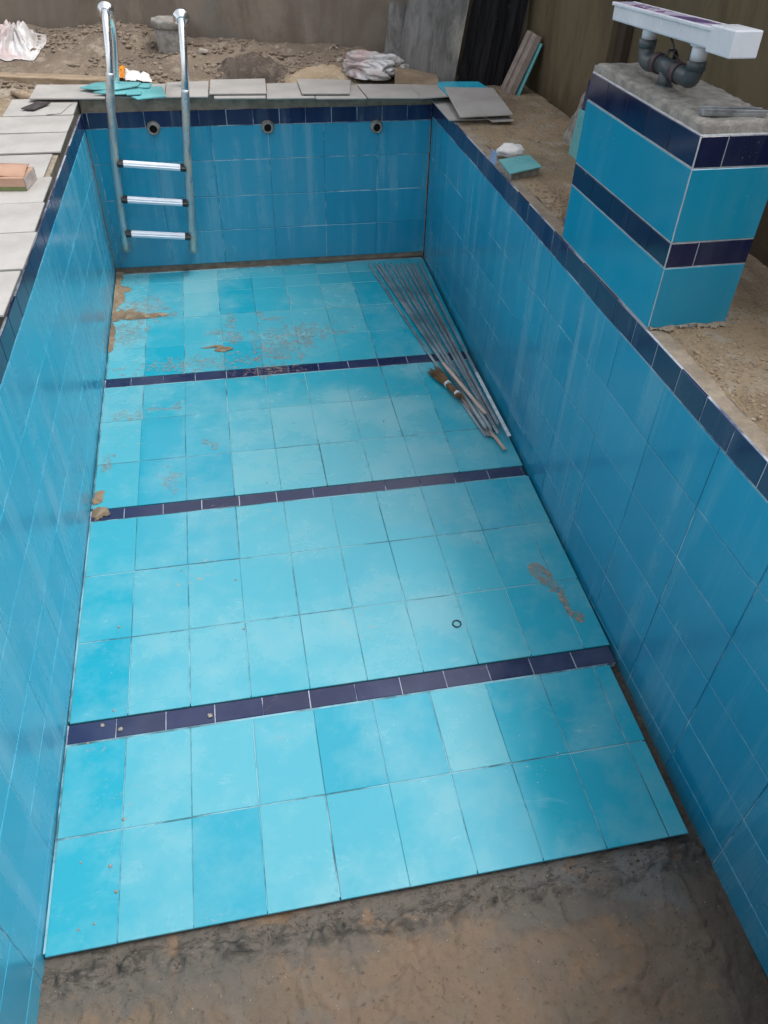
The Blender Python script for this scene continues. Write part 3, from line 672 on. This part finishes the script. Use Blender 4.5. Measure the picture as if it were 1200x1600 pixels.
leaning('leaning_tile', [(2.862, -1.222, .01), (2.862, -1.60, .01), (2.874, -1.60, .44), (2.874, -1.280, .42)], .008, M_navy, 'taller dark navy tile standing just behind the cyan one beyond the striped pillar', 'tile')
bm = N(); bmesh.ops.create_grid(bm, x_segments=30, y_segments=24, size=.5)
for v in bm.verts:
    u, t_ = v.co.x + .5, v.co.y + .5
    p = Vector((2.890 + .02 * t_, -.975 - .62 * u - .26 * t_ * (1 - u), .0 + .44 * t_))
    v.co = p + Vector((.012 * fbm(u, t_, 1, 4, 5), .02 * fbm(u, t_, 2, 4, 5), .02 * fbm(u, t_, 3, 4, 4)))
r = bmesh.ops.extrude_face_region(bm, geom=bm.faces[:]); bmesh.ops.translate(bm, verts=[v for v in r['geom'] if isinstance(v, bmesh.types.BMVert)], vec=(.09, 0, -.01))
bmesh.ops.recalc_face_normals(bm, faces=bm.faces)
tag(obj('concrete_slab', bm, M_cement, origin=(2.9, -1.2, .0)), 'rough broken concrete slab standing behind the striped pillar', 'concrete slab')
# long blocks leaning on the house wall
for i, (dy, lab) in enumerate(((.235, 'left one of two long pinkish blocks leaning on the mossy wall'), (.125, 'right one of two long pinkish blocks leaning on the mossy wall'))):
    bm = N(); beam(bm, (2.925, dy, .02), (3.085, dy + .02, .385), .070, .05, (1, 0, -.3), .004); 
    for v in bm.verts: v.co += Vector((0, .0025, .0025)) * fbm(v.co.y, v.co.z, i, 3, 20)
    tag(obj('leaning_block', bm, M_brick, origin=(2.95, dy, .02)), lab, 'block', 'long blocks leaning on the mossy wall')
bm = N(); beam(bm, (2.975, .125, .02), (3.105, .145, .34), .120, .010, (1, 0, -.3), .001); tag(obj('leaning_tile', bm, M_cyan, origin=(3, .07, .02)), 'thin cyan tile leaning edge-on beside the two long pinkish blocks', 'tile')
# boards
def bp(x, d, z): 
    return Vector((x, back_y(x), 0)) - WN * d + Vector((0, 0, z))
leaning('weathered_board', [bp(2.28, .36, .02), bp(2.68, .32, .02), bp(2.82, .06, 1.30), bp(2.42, .06, 1.30)], .02, M_board, 'tall weathered grey board with pale streaks leaning in the far right corner', 'board')
leaning('weathered_board', [bp(2.18, .30, .04), bp(2.34, .30, .04), bp(2.36, .10, .47), bp(2.20, .12, .50)], .015, M_board, 'short grey board leaning left of the tall streaked board', 'board')
bm = N()
for k in range(6):   # ribbed dark panel, end ribs added to paint the black shadow beside it
    a0 = 2.70 + .060 * k
    q = [bp(a0, .26 - .02 * k + (.016 if k % 2 else 0), .02), bp(a0 + .058, .26 - .02 * k + (.016 if not k % 2 else 0), .02)]
    q2 = [bp(a0 + .15, .06 - (0 if k % 2 else .012), 1.35), bp(a0 + .208, .06 - (.012 if k % 2 else 0), 1.35)]
    A = [bm.verts.new(p) for p in (q[0], q[1], q2[1], q2[0])]; bm.faces.new(A)
r = bmesh.ops.extrude_face_region(bm, geom=bm.faces[:]); bmesh.ops.translate(bm, verts=[v for v in r['geom'] if isinstance(v, bmesh.types.BMVert)], vec=WN * .006)
bmesh.ops.recalc_face_normals(bm, faces=bm.faces)
tag(obj('ribbed_sheet', bm, M_dark, origin=tuple(bp(2.8, .2, .02))), 'black ribbed sheet with added shadow-dark ribs, leaning right of the tall grey board', 'sheet')
bm = N(); tube(bm, [bp(2.93, .12, .43), bp(3.14, .10, .68)], .012, 10); tag(obj('pipe_offcut', bm, M_white, origin=tuple(bp(2.93, .12, .43))), 'thin pale pipe slanting across the top of the black ribbed sheet', 'pipe')
# bucket
bk = empty('cement_bucket', (.585, 1.05, .10), 'cement-crusted grey bucket standing by the back wall behind the right ladder rail', 'bucket')
def lathe(bm, c, prof, n=32, jit=0., mi=0):
    rings = [[bm.verts.new((c[0] + r * math.cos(2 * math.pi * k / n) * (1 + jit * noise.noise(Vector((math.cos(6.283 * k / n) * 2, math.sin(6.283 * k / n) * 2, z * 14)))), c[1] + r * math.sin(2 * math.pi * k / n) * (1 + jit * noise.noise(Vector((math.cos(6.283 * k / n) * 2, math.sin(6.283 * k / n) * 2, z * 14)))), c[2] + z + jit * .15 * noise.noise(Vector((k * .5, z * 9, 3))))) for k in range(n)] for r, z in prof]
    for a, b in zip(rings[:-1], rings[1:]):
        for k in range(n): f = bm.faces.new((a[k], a[(k + 1) % n], b[(k + 1) % n], b[k])); f.smooth = True; f.material_index = mi
    bm.faces.new(rings[0][::-1]); bm.faces.new(rings[-1])
bm = N(); lathe(bm, (.585, 1.05, .06), [(.094, 0), (.100, .08), (.106, .17), (.112, .24)], jit=.03); obj('bucket_body', bm, M_cement, bk)
bm = N(); lathe(bm, (.585, 1.05, .06), [(.115, .242), (.126, .252), (.128, .285), (.120, .298), (.104, .300), (.08, .290)], jit=.05); obj('crusted_rim', bm, M_cement, bk)
# crumpled bags and soft things
def lump(name, c, size, rotz, mat, amp, fr, label, cat, flat_=.25, sub=5, sharp=True, seed=0):
    bm = N(); bmesh.ops.create_icosphere(bm, subdivisions=sub, radius=1)
    R = Matrix.Rotation(rotz, 3, 'Z')
    for v in bm.verts:
        p = v.co.copy(); q = p * fr + Vector((seed, seed * 2, 0))
        d = 1 - 2 * abs(noise.noise(q)) if sharp else noise.noise(q)
        d2 = 1 - 2 * abs(noise.noise(q * 2.3)) if sharp else noise.noise(q * 2.3)
        if sharp:
            q2 = Vector((q.x * .9 + q.z * .6, q.y * 1.5, q.z * 1.5)); n1_ = noise.noise(q2); n2_ = noise.noise(q2 * 2.1 + Vector((5, 1, 2)))
            p *= 1 + amp * 1.3 * noise.noise(q * .8) - amp * 1.1 * math.exp(-(n1_ / .11) ** 2) - amp * .6 * math.exp(-(n2_ / .10) ** 2) + amp * .08 * noise.noise(q * 5)
        else: p *= 1 + amp * (d - .3) * 1.4 + amp * .55 * (d2 - .3) + amp * .25 * noise.noise(q * 5)
        if p.z < -flat_: p.z = -flat_ + (p.z + flat_) * .1
        p = Vector((p.x * size[0], p.y * size[1], p.z * size[2])); v.co = R @ p + Vector(c)
    return tag(obj(name, bm, mat, smooth=True, origin=c), label, cat)
lump('plastic_sack', (2.00, .42, .145), (.25, .17, .115), -.35, M_bag, .26, 1.1, 'crumpled white woven sack with faint red print on the far rim', 'sack', .35, seed=3)
bm = N(); V = []
for i in range(61):
    row = []
    for j in range(61):
        u, v = i / 60 * 2 - 1, j / 60 * 2 - 1; k_ = max(abs(u), abs(v)); l_ = math.hypot(u, v) or 1; du, dv = u * k_ / l_, v * k_ / l_   # square to disc
        r_ = min(1, k_); an = math.atan2(dv, du); fold = abs(noise.noise(Vector((math.cos(an) * 2.4, math.sin(an) * 2.4, r_ * 1.2)))); f2 = abs(noise.noise(Vector((du * 2.2, dv * 3.4, 4))))
        wob = 1 + .16 * noise.noise(Vector((math.cos(an) * 1.7, math.sin(an) * 1.7, 9)))
        x = -.545 + .185 * du * wob + .03 * dv; y = 1.30 + .36 * dv * wob
        z = .085 + .25 * (1 - r_ ** 2.2) * (1 - .35 * du) * (.75 + .35 * dv) - .16 * (1 - fold * 3.0 if fold < .33 else 0) * (1 - r_ * .6) * .5 + .06 * f2 + .012 * noise.noise(Vector((du * 9, dv * 12, 2)))
        row.append(bm.verts.new((x, y, max(z, gz(x, y) + .006))))
    V.append(row)
for i in range(60):
    for j in range(60): bm.faces.new((V[i][j], V[i + 1][j], V[i + 1][j + 1], V[i][j + 1]))
r = bmesh.ops.extrude_face_region(bm, geom=bm.faces[:]); bmesh.ops.translate(bm, verts=[v for v in r['geom'] if isinstance(v, bmesh.types.BMVert)], vec=(0, 0, .004))
bmesh.ops.recalc_face_normals(bm, faces=bm.faces)
tag(obj('plastic_bag', bm, M_bag, smooth=True, origin=(-.545, 1.3, .08)), 'crumpled pale pinkish plastic bag lying on the soil at the far left', 'bag')
lump('plastic_scrap', (-.60, -.20, .05), (.08, .10, .03), .4, M_paper, .4, 2, 'small white plastic scrap at the left edge beside the rim tiles', 'litter', .3, 4, seed=2)
def heap(name, c, rx, ry, h, rough, fr, mat, label, cat, rot=0):
    bm = N()
    def z(x, y):
        dx, dy = x - c[0], y - c[1]; dx, dy = dx * math.cos(rot) + dy * math.sin(rot), dy * math.cos(rot) - dx * math.sin(rot)
        r = math.sqrt((dx / rx) ** 2 + (dy / ry) ** 2) + .25 * fbm(x, y, 3, 3, 6)
        return None if r > 1 else gz(x, y) - .006 + h * (1 - r * r) ** 1.0 + rough * min(1, (1 - r) * 4) * (fbm(x, y, 5, 5, fr) + .4)
    grid(bm, rng(c[0] - rx * 1.4, c[0] + rx * 1.4, .0085), rng(c[1] - ry * 1.4, c[1] + ry * 1.4, .0085), z)
    return tag(obj(name, bm, mat, origin=(c[0], c[1], c[2])), label, cat)
heap('soil_heap', (1.14, .62, .08), .25, .26, .05, .028, 17, M_spoil, 'low heap of dark crumbly soil behind the middle of the far rim', 'soil heap')
heap('sand_heap', (1.62, .42, .07), .28, .20, .05, .012, 9, M_dirt, 'smooth low sand heap beside the white sack', 'sand heap')
bx = leaning('timber_block', [(2.10, .19, .07), (2.40, .13, .07), (2.40, .14, .125), (2.10, .20, .18)], -.30, M_wood, 'brown wedge of timber lying right of the white sack', 'timber')
wr = empty('wrapper', (.30, .55, .10), 'torn orange and white wrapper lying behind the ladder', 'wrapper')
def crumple(name, pts, z, mat, parent, n=14, amp=.03, seed=0):
    bm = N(); a, b, c, d = [Vector((*p, z)) for p in pts]
    V = [[None] * (n + 1) for _ in range(n + 1)]
    for i in range(n + 1):
        for j in range(n + 1):
            u, v = i / n, j / n; p = a * (1 - u) * (1 - v) + b * u * (1 - v) + c * u * v + d * (1 - u) * v
            p = p + Vector((.02 * fbm(u, v, seed, 3, 5), .02 * fbm(u, v, seed + 3, 3, 5), amp * (1 + abs(fbm(u, v, seed + 1, 3, 3)) * 2.0))); V[i][j] = bm.verts.new(p)
    for i in range(n):
        for j in range(n): bm.faces.new((V[i][j], V[i + 1][j], V[i + 1][j + 1], V[i][j + 1]))
    r = bmesh.ops.extrude_face_region(bm, geom=bm.faces[:]); bmesh.ops.translate(bm, verts=[v for v in r['geom'] if isinstance(v, bmesh.types.BMVert)], vec=(0, 0, .002))
    return obj(name, bm, mat, parent, True)
crumple('white_sheet', [(.27, .40), (.45, .34), (.42, .56), (.24, .76)], .085, M_paper, wr, n=10, amp=.012, seed=1)
crumple('orange_sheet', [(.19, .42), (.27, .38), (.25, .72), (.18, .74)], .09, M_orange, wr, n=10, amp=.02, seed=4)
# timbers on the left
bm = N(); beam(bm, (-1.05, .80, .06), (.16, .42, .085), .13, .06, (0, 0, 1), .006)
for v in bm.verts: v.co.z += .01 * fbm(v.co.x, v.co.y, 0, 3, 9)
tag(obj('timber_plank', bm, M_wood, origin=(-.4, .6, .05)), 'long brown plank lying on the soil behind the far left corner', 'plank')
bm = N(); tube(bm, bez([(-.46, .36, .05), (-.38, .24, .055), (-.28, .13, .05), (-.20, .03, .035)], 6), [.018] * 6 + [.03] * 13, 10, jit=.2); tag(obj('timber_stub', bm, M_wood, origin=(-.3, .15, .05)), 'short round piece of wood beside the far left corner tile', 'wood')
# cardboard box
bxp = empty('cardboard_box', (-.22, -1.52, .068), 'long brown cardboard box with a green printed base lying open on the left rim tiles', 'box')
cb = [(-.62, -1.575), (-.082, -1.640), (-.058, -1.470), (-.60, -1.405)]
bm = N(); prism(bm, cb, .0685, .088, .001); obj('printed_base', bm, M_cardG, bxp)
bm = N(); prism(bm, [(x * .998 - .0005, y) for x, y in cb], .0885, .128, .001); obj('box_body', bm, M_card, bxp)
bm = N(); prism(bm, [(-.0795, -1.634), (-.0775, -1.634), (-.0555, -1.474), (-.0575, -1.474)], .071, .127, .0003); obj('printed_end', bm, M_cardE, bxp)
bm = N()
g = [[bm.verts.new((x, -1.575 - .065 * ((x + .62) / .54) + (.02 + .165 * t_), .1295 + .012 * math.sin(t_ * 2.6) + .006 * fbm(x, t_, 0, 3, 6))) for t_ in (0, .25, .5, .75, 1)] for x in rng(-.62, -.078, .03)]
for i in range(len(g) - 1):
    for j in range(4): bm.faces.new((g[i][j], g[i + 1][j], g[i + 1][j + 1], g[i][j + 1])).smooth = True
r = bmesh.ops.extrude_face_region(bm, geom=bm.faces[:]); bmesh.ops.translate(bm, verts=[v for v in r['geom'] if isinstance(v, bmesh.types.BMVert)], vec=(0, 0, .003))
bmesh.ops.recalc_face_normals(bm, faces=bm.faces); obj('lid_flap', bm, M_card, bxp)
# small block with a cyan tile and a white foam lump on the right rim
bm = N(); prism(bm, [(2.350, -1.655), (2.535, -1.580), (2.535, -1.420), (2.350, -1.470)], .026, .068, .004)
tag(obj('mortar_block', bm, M_cement, origin=(2.44, -1.53, .03)), 'small mortar block under a cyan tile on the right rim', 'block')
flat('cyan_tile', [(2.335, -1.680), (2.540, -1.595), (2.535, -1.400), (2.340, -1.460)], .0775, .008, M_cyan, 'small cyan tile lying on a mortar block on the right rim', 'tile', None, (0, .02))
lump('foam_lump', (2.455, -1.315, .075), (.085, .060, .042), -.1, M_paper, .15, 1.5, 'smooth white foam lump just behind the small cyan tile on the right rim', 'foam', .5, 4, False, 2)
leaning('plastic_strip', [(2.325, -1.36, .04), (2.335, -1.44, .04), (2.335, -1.44, .105), (2.325, -1.37, .11)], .003, simple('bluish_strip', (.22, .28, .42), (.28, .34, .48), .4, 9, 0), 'narrow bluish strip standing at the left of the white foam lump', 'strip', None, .0005)
leaning('navy_chip', [(2.40, -2.33, .035), (2.47, -2.37, .035), (2.46, -2.30, .055), (2.40, -2.27, .05)], .008, M_navy, 'broken navy tile chip in the dirt behind the pillar foot', 'tile chip', None, .0008)

# ------------------------------------------------------------------ metal strips and broom on the pool floor
GS = 'metal strips fanned out along the right wall'
NSTRIP = 11
ORD = ['leftmost', 'second from left', 'third from left', 'fourth from left', 'fifth from left', 'sixth from left', 'seventh from left', 'eighth from left', 'ninth from left', 'tenth from left']
for i in range(NSTRIP):
    t_ = i / (NSTRIP - 1)
    xf = 1.872 + .385 * t_ ** .92 + random.uniform(-.008, .008); yf = -.105 - .03 * random.random() - .03 * t_
    xn = 2.168 + .105 * t_ + random.uniform(-.005, .005); yn = -2.20 - .10 * random.random()
    if i == NSTRIP - 1: continue
    p0 = Vector((xf, yf, fz(yf) + .007)); p1 = Vector((xn, yn, fz(yn) + .009 + .0042 * ((i * 7) % NSTRIP)))
    bm = N(); wd_ = random.uniform(.011, .016); bow = random.uniform(-.010, .010); P = []
    for q in range(13):
        u = q / 12; P.append(p0.lerp(p1, u) + Vector((bow * math.sin(u * 3.14), 0, .0)))
    sweep(bm, P, [(-wd_ / 2, 0), (wd_ / 2, 0), (wd_ / 2, .0022), (-wd_ / 2 + .0022, .0022), (-wd_ / 2 + .0022, .012), (-wd_ / 2, .012)])
    tag(obj('metal_strip', bm, M_strip, origin=tuple(p0)), ORD[i] + ' thin metal strip at the far end of the fan', 'metal strip', GS)
p0 = Vector((2.262, -.15, fz(-.15) + .01)); pm = p0.lerp(Vector((2.285, -2.34, fz(-2.34) + .062)), .70); p1 = Vector((2.285, -2.34, fz(-2.34) + .062))
ws = empty('metal_strip', tuple(p0), 'strip nearest the right wall, its near third wrapped in white film', 'metal strip', GS)
bm = N(); beam(bm, p0, pm, .020, .004, (0, 0, 1), .0005); obj('bare_length', bm, M_strip, ws)
bm = N(); beam(bm, pm, p1, .021, .006, (0, 0, 1), .001); obj('wrapped_length', bm, M_stripW, ws)
for a, b, wd, lab in (((2.085, -1.58), (2.205, -2.13), .020, 'pale wooden lath on top of the strips beside the broom'), ((2.135, -1.86), (2.215, -2.27), .026, 'middle one of three pale laths ending among the strips'), ((2.170, -2.00), (2.245, -2.40), .020, 'pale wooden lath reaching farthest towards the camera')):
    z = {.020: .066, .026: .010}[wd] - (.05 if a[0] > 2.15 else 0)
    bm = N(); beam(bm, (a[0], a[1], fz(a[1]) + z), (b[0], b[1], fz(b[1]) + z + .004), wd, .007, (0, 0, 1), .001)
    tag(obj('wooden_lath', bm, M_lath, origin=(a[0], a[1], fz(a[1]))), lab, 'lath', 'wooden laths beside the metal strips')
br = empty('hand_broom', (2.07, -1.74, fz(-1.74)), 'short brown bristle hand broom lying beside the metal strips', 'broom')
bm = N(); D = Vector((.075, -.29, 0)).normalized(); Sd = Vector((D.y, -D.x, 0))
def stalks(bm, base, d, L, r0, r1, n):
    for _ in range(n):
        a = random.uniform(0, 6.283); q = math.sqrt(random.random()); o0 = Sd * math.cos(a) * q * r0 + Z_ * math.sin(a) * q * r0 * .6; o1 = Sd * math.cos(a) * q * r1 + Z_ * math.sin(a) * q * r1 * .5
        l = L * random.uniform(.75, 1.05)
        tube(bm, [base + o0, base + o0 * .5 + o1 * .5 + d * l * .5 + Vector((random.uniform(-.004, .004), 0, 0)), base + o1 + d * l], [.0016, .0015, .0008], 4)
b0 = Vector((2.075, -1.755, fz(-1.75) + .030))
stalks(bm, b0, -D, .19, .022, .048, 170); obj('bristles', bm, M_bristle, br)
bm = N(); stalks(bm, b0 + D * .012, D, .155, .019, .022, 150); obj('bound_stalks', bm, M_bristle, br)
for k, rr in ((0.0, .023), (.118, .0205)):
    bm = N(); c = b0 + D * k; tube(bm, [c - D * .007, c + D * .008], rr, 16); obj('binding', bm, M_paper, br)
# black ring
bm = N(); n = 28; c = Vector((1.667, -3.520, fz(-3.52) + .005)); rg = []
for k in range(n):
    a = 6.2832 * k / n; d = Vector((math.cos(a), math.sin(a), .0591 * math.sin(a))); rg.append([bm.verts.new(c + d * (.0185 + .0028 * math.cos(b)) + Vector((0, 0, .0028 * math.sin(b)))) for b in (0, 1.05, 2.09, 3.14, 4.19, 5.24)])
for k in range(n):
    for j in range(6): bm.faces.new((rg[k][j], rg[(k + 1) % n][j], rg[(k + 1) % n][(j + 1) % 6], rg[k][(j + 1) % 6])).smooth = True
tag(obj('rubber_ring', bm, M_rub, origin=tuple(c)), 'small black rubber ring lying on the pool floor', 'ring')

# ------------------------------------------------------------------ sand and mud washed on to the pool floor
def patch(name, blobs, th, mat, label, seed=0, step=.006, rough=9, hh=.006, floor=True):
    xs_ = [b[0] for b in blobs]; ys_ = [b[1] for b in blobs]; R_ = max(max(b[2], b[3]) for b in blobs) * 1.7
    x0, x1, y0, y1 = max(min(xs_) - R_, .006), min(max(xs_) + R_, 2.30), min(ys_) - R_, min(max(ys_) + R_, -.012)
    def f(x, y):
        m = max(1 - math.sqrt(((x - b[0]) / b[2]) ** 2 + ((y - b[1]) / b[3]) ** 2) for b in blobs)
        return m + th * fbm(x, y, seed, 5, rough)
    def z(x, y):
        v = f(x, y)
        return None if v < 0 else fz(y) + .0012 + hh * min(1, v * 2.2) * (.75 + .5 * fbm(x, y, seed + 9, 4, 16))
    bm = N(); grid(bm, rng(x0, x1, step), rng(y0, y1, step), z)
    c = (sum(xs_) / len(xs_), sum(ys_) / len(ys_), fz(sum(ys_) / len(ys_)))
    return tag(obj(name, bm, mat, origin=c), label, 'mud' if 'mud' in name else 'sand', None, 'stuff')
patch('sand_patch', [(.02, -.25, .07, .42), (.04, -.62, .12, .10), (.14, -.64, .13, .06), (.25, -.655, .12, .035), (.01, -.86, .04, .2)], .6, M_sand, 'brown sand washed into the far left corner of the pool floor', 1, hh=.014)
patch('sand_patch', [(.74, -1.135, .07, .030), (.67, -1.10, .08, .012)], .25, M_sand, 'small brown clod of sand behind the first navy stripe', 2, hh=.012)
patch('sand_patch', [(.80, -.80, .05, .09), (.70, -.93, .08, .04), (.80, -1.0, .06, .08)], .95, M_sandP, 'thin pinkish dried sand above the brown clod', 3, rough=22, hh=.001, step=.005)
patch('sand_patch', [(1.02, -1.41, .22, .07), (1.10, -1.20, .20, .12), (1.28, -1.12, .05, .09)], .95, M_sandP, 'speckled sand spread over the middle of the first navy stripe', 4, rough=26, hh=.0012, step=.005)
patch('sand_patch', [(1.0, -.72, .04, .05), (1.08, -.80, .08, .03)], .8, M_sandP, 'thin streak of dried sand farther back on the pool floor', 5, rough=20, hh=.001, step=.005)
patch('mud_smear', [(2.135, -3.275, .050, .055), (2.165, -3.34, .035, .08), (2.20, -3.47, .02, .12), (2.225, -3.575, .035, .045)], .55, M_smear, 'orange brown mud smear on the floor near the right wall', 6, rough=12, hh=.0012)
patch('mud_smear', [(.035, -2.42, .035, .055), (.05, -2.55, .05, .05)], .6, M_sand, 'muddy lump at the left end of the second navy stripe', 7, rough=16, hh=.012)
patch('mud_smear', [(.06, -2.17, .03, .06), (.07, -2.11, .035, .02)], .5, M_sandP, 'small mud streak beside the left wall above the second navy stripe', 8, rough=16, hh=.002)
patch('sand_patch', [(.34, -1.72, .14, .012), (.30, -1.71, .03, .02)], .5, M_sandP, 'fine pinkish line of sand below the first navy stripe', 9, rough=18, hh=.001, step=.004)
patch('mud_smear', [(.60, -2.06, .03, .03), (.64, -2.10, .02, .05)], .5, M_sandP, 'faint curved mud mark between the first two navy stripes', 10, rough=16, hh=.0008, step=.004)
patch('sand_patch', [(.22, -.55, .16, .16), (.12, -.85, .12, .15), (.30, -.66, .14, .05)], .9, M_sandP, 'thin dried sand spreading out from the far left corner deposit', 11, rough=18, hh=.001)
patch('sand_patch', [(.62, -1.28, .45, .08), (1.2, -1.0, .30, .12)], 1.25, M_sandP, 'sparse specks of sand around the first navy stripe', 12, rough=24, hh=.0008)
patch('mud_smear', [(.15, -1.76, .10, .05), (.40, -2.35, .05, .09), (.44, -1.70, .02, .06)], .9, M_sandP, 'faint dusty marks left of the middle between the first two stripes', 13, rough=20, hh=.0008)
# crumbs of mortar
def crumb_mesh(bm, c, r, seed):
    n0 = len(bm.verts); bmesh.ops.create_icosphere(bm, subdivisions=3, radius=r); bm.verts.ensure_lookup_table()
    for v in bm.verts[n0:]:
        v.co *= 1 + .45 * noise.noise(v.co / r * 1.1 + Vector((seed, 0, 0))) + .22 * noise.noise(v.co / r * 3 + Vector((seed, 4, 0))); v.co.z *= .6; v.co += Vector(c)
bm = N(); crumb_mesh(bm, (0, 0, 0), .009, 3); proto = obj('mortar_crumb', bm, M_stone, origin=(0, 0, 0)); proto.location = (.560, -3.80, fz(-3.80) + .005)
tag(proto, 'small crumb of pale mortar lying loose on the pool floor', 'mortar crumb', 'mortar crumbs on the pool floor')
cr = [(.14, -3.77, .8), (.21, -3.80, .9), (.18, -3.71, .5), (.09, -3.84, .5), (.24, -4.17, .6), (.20, -4.33, .6), (.225, -4.42, .6), (.11, -4.52, .4), (.16, -4.51, .4), (.10, -4.3, .4), (.70, -3.10, .5), (.45, -3.0, .4), (.33, -2.30, .4), (.18, -3.29, .6), (1.9, -3.05, .4), (1.45, -2.4, .4), (.9, -2.45, .4), (.55, -1.2, .5), (.95, -1.5, .5), (1.2, -1.55, .5), (1.62, -2.02, .5), (.72, -3.39, .5), (1.3, -2.62, .3)]
for i, (x, y, s) in enumerate(cr):
    o = proto.copy(); C.objects.link(o); o.location = (x, y, fz(y) + .004 * s); o.scale = (s, s * 1.1, s); o.rotation_euler = (0, 0, i * 1.7)
# stones on the dirt
bm = N(); crumb_mesh(bm, (0, 0, 0), .03, 9); st0 = obj('stone', bm, M_stone, origin=(0, 0, 0)); st0.location = (.80, .95, gz(.80, .95) + .012); st0.scale = (1.3, 1.1, 1)
tag(st0, 'small rough stone lying loose on the bare soil round the pool', 'stone', 'small stones on the soil')
k = 0
while k < 70:
    if random.random() < .62: x, y = random.uniform(-.9, 2.3), random.uniform(.42, 1.5)
    elif random.random() < .6: x, y = random.uniform(2.42, 2.62), random.uniform(-4.6, -3.35) 
    else: x, y = random.uniform(2.42, 3.1), random.uniform(-2.3, -.7)
    if y > back_y(x) - .1: continue
    s = random.choice([.15, .2, .25, .3, .45, .8]) * (1 if y > 0 else .55); o = st0.copy(); C.objects.link(o)
    o.location = (x, y, gz(x, y) + .010 * s); o.scale = (s * random.uniform(.8, 1.5), s, s * random.uniform(.7, 1.2)); o.rotation_euler = (random.random(), random.random(), random.uniform(0, 6)); k += 1

def grit(name, n, pos, sizes, mat, label, cat):
    me = bpy.data.meshes.new(name); V = []; Fc = []
    base = [(0, 0, 1), (.89, 0, .45), (.28, .85, .45), (-.72, .53, .45), (-.72, -.53, .45), (.28, -.85, .45), (.6, .4, -.4), (-.2, .8, -.4), (-.8, 0, -.4), (-.2, -.8, -.4), (.6, -.5, -.4)]
    fc = [(0, 1, 2), (0, 2, 3), (0, 3, 4), (0, 4, 5), (0, 5, 1), (1, 6, 2), (2, 6, 7), (2, 7, 3), (3, 7, 8), (3, 8, 4), (4, 8, 9), (4, 9, 5), (5, 9, 10), (5, 10, 1), (1, 10, 6)]
    for _ in range(n):
        p = pos()
        if p is None: continue
        r = random.choice(sizes) * random.uniform(.6, 1.3); a = random.uniform(0, 6.28); ca, sa = math.cos(a), math.sin(a); k = len(V)
        for b in base:
            j = random.uniform(.7, 1.3); x, y = b[0] * r * j * 1.2, b[1] * r * j
            V.append((p[0] + x * ca - y * sa, p[1] + x * sa + y * ca, p[2] + b[2] * r * .7 * j))
        Fc += [tuple(i + k for i in f) for f in fc]
    me.from_pydata(V, [], Fc); me.materials.append(mat); me.update()
    o = bpy.data.objects.new(name, me); C.objects.link(o); return tag(o, label, cat, None, 'stuff')
def ps():
    x = random.uniform(.02, W - .02); y = -4.6 - abs(random.gauss(0, .25)) if random.random() < .65 else random.uniform(-5.3, -4.6)
    return (x, y, screed_z(x, y) + .0003)
def pe():
    x = random.uniform(.02, W - .02); y = -4.60 - abs(random.gauss(0, .045)); 
    return None if fbm(x, y, 31, 3, 5) < 0 else (x, y, screed_z(x, y) + .0003)
grit('grit', 900, pe, [.0008, .0012, .0018, .003, .005], M_gritd, 'fine dark grit scattered on the bare mortar bed', 'grit')
grit('grit', 500, ps, [.0008, .0012, .0018], M_stone, 'pale grit scattered on the bare mortar bed', 'grit')
def pr():
    x = 2.41 + abs(random.gauss(0, .09)); y = random.uniform(-4.8, -3.33) if random.random() < .5 else (random.uniform(-2.5, -1.7) if random.random() < .6 else random.uniform(-2.5, -.7))
    return None if x > 3.1 else (x, y, gz(x, y) + .001)
grit('grit', 1300, pr, [.0012, .002, .003, .0045, .007], M_dirt, 'loose crumbs of sandy soil along the right rim', 'grit')
def pb():
    x = random.uniform(-1, 2.4); y = random.uniform(.42, 1.9)
    if fbm(x, y, 20, 3, 2.5) < -.05: return None
    return None if y > back_y(x) - .03 else (x, y, gz(x, y) + .003)
grit('clods', 4200, pb, [.003, .005, .008, .012, .020], M_soil, 'loose clods of grey brown soil between the far rim and the back wall', 'soil')
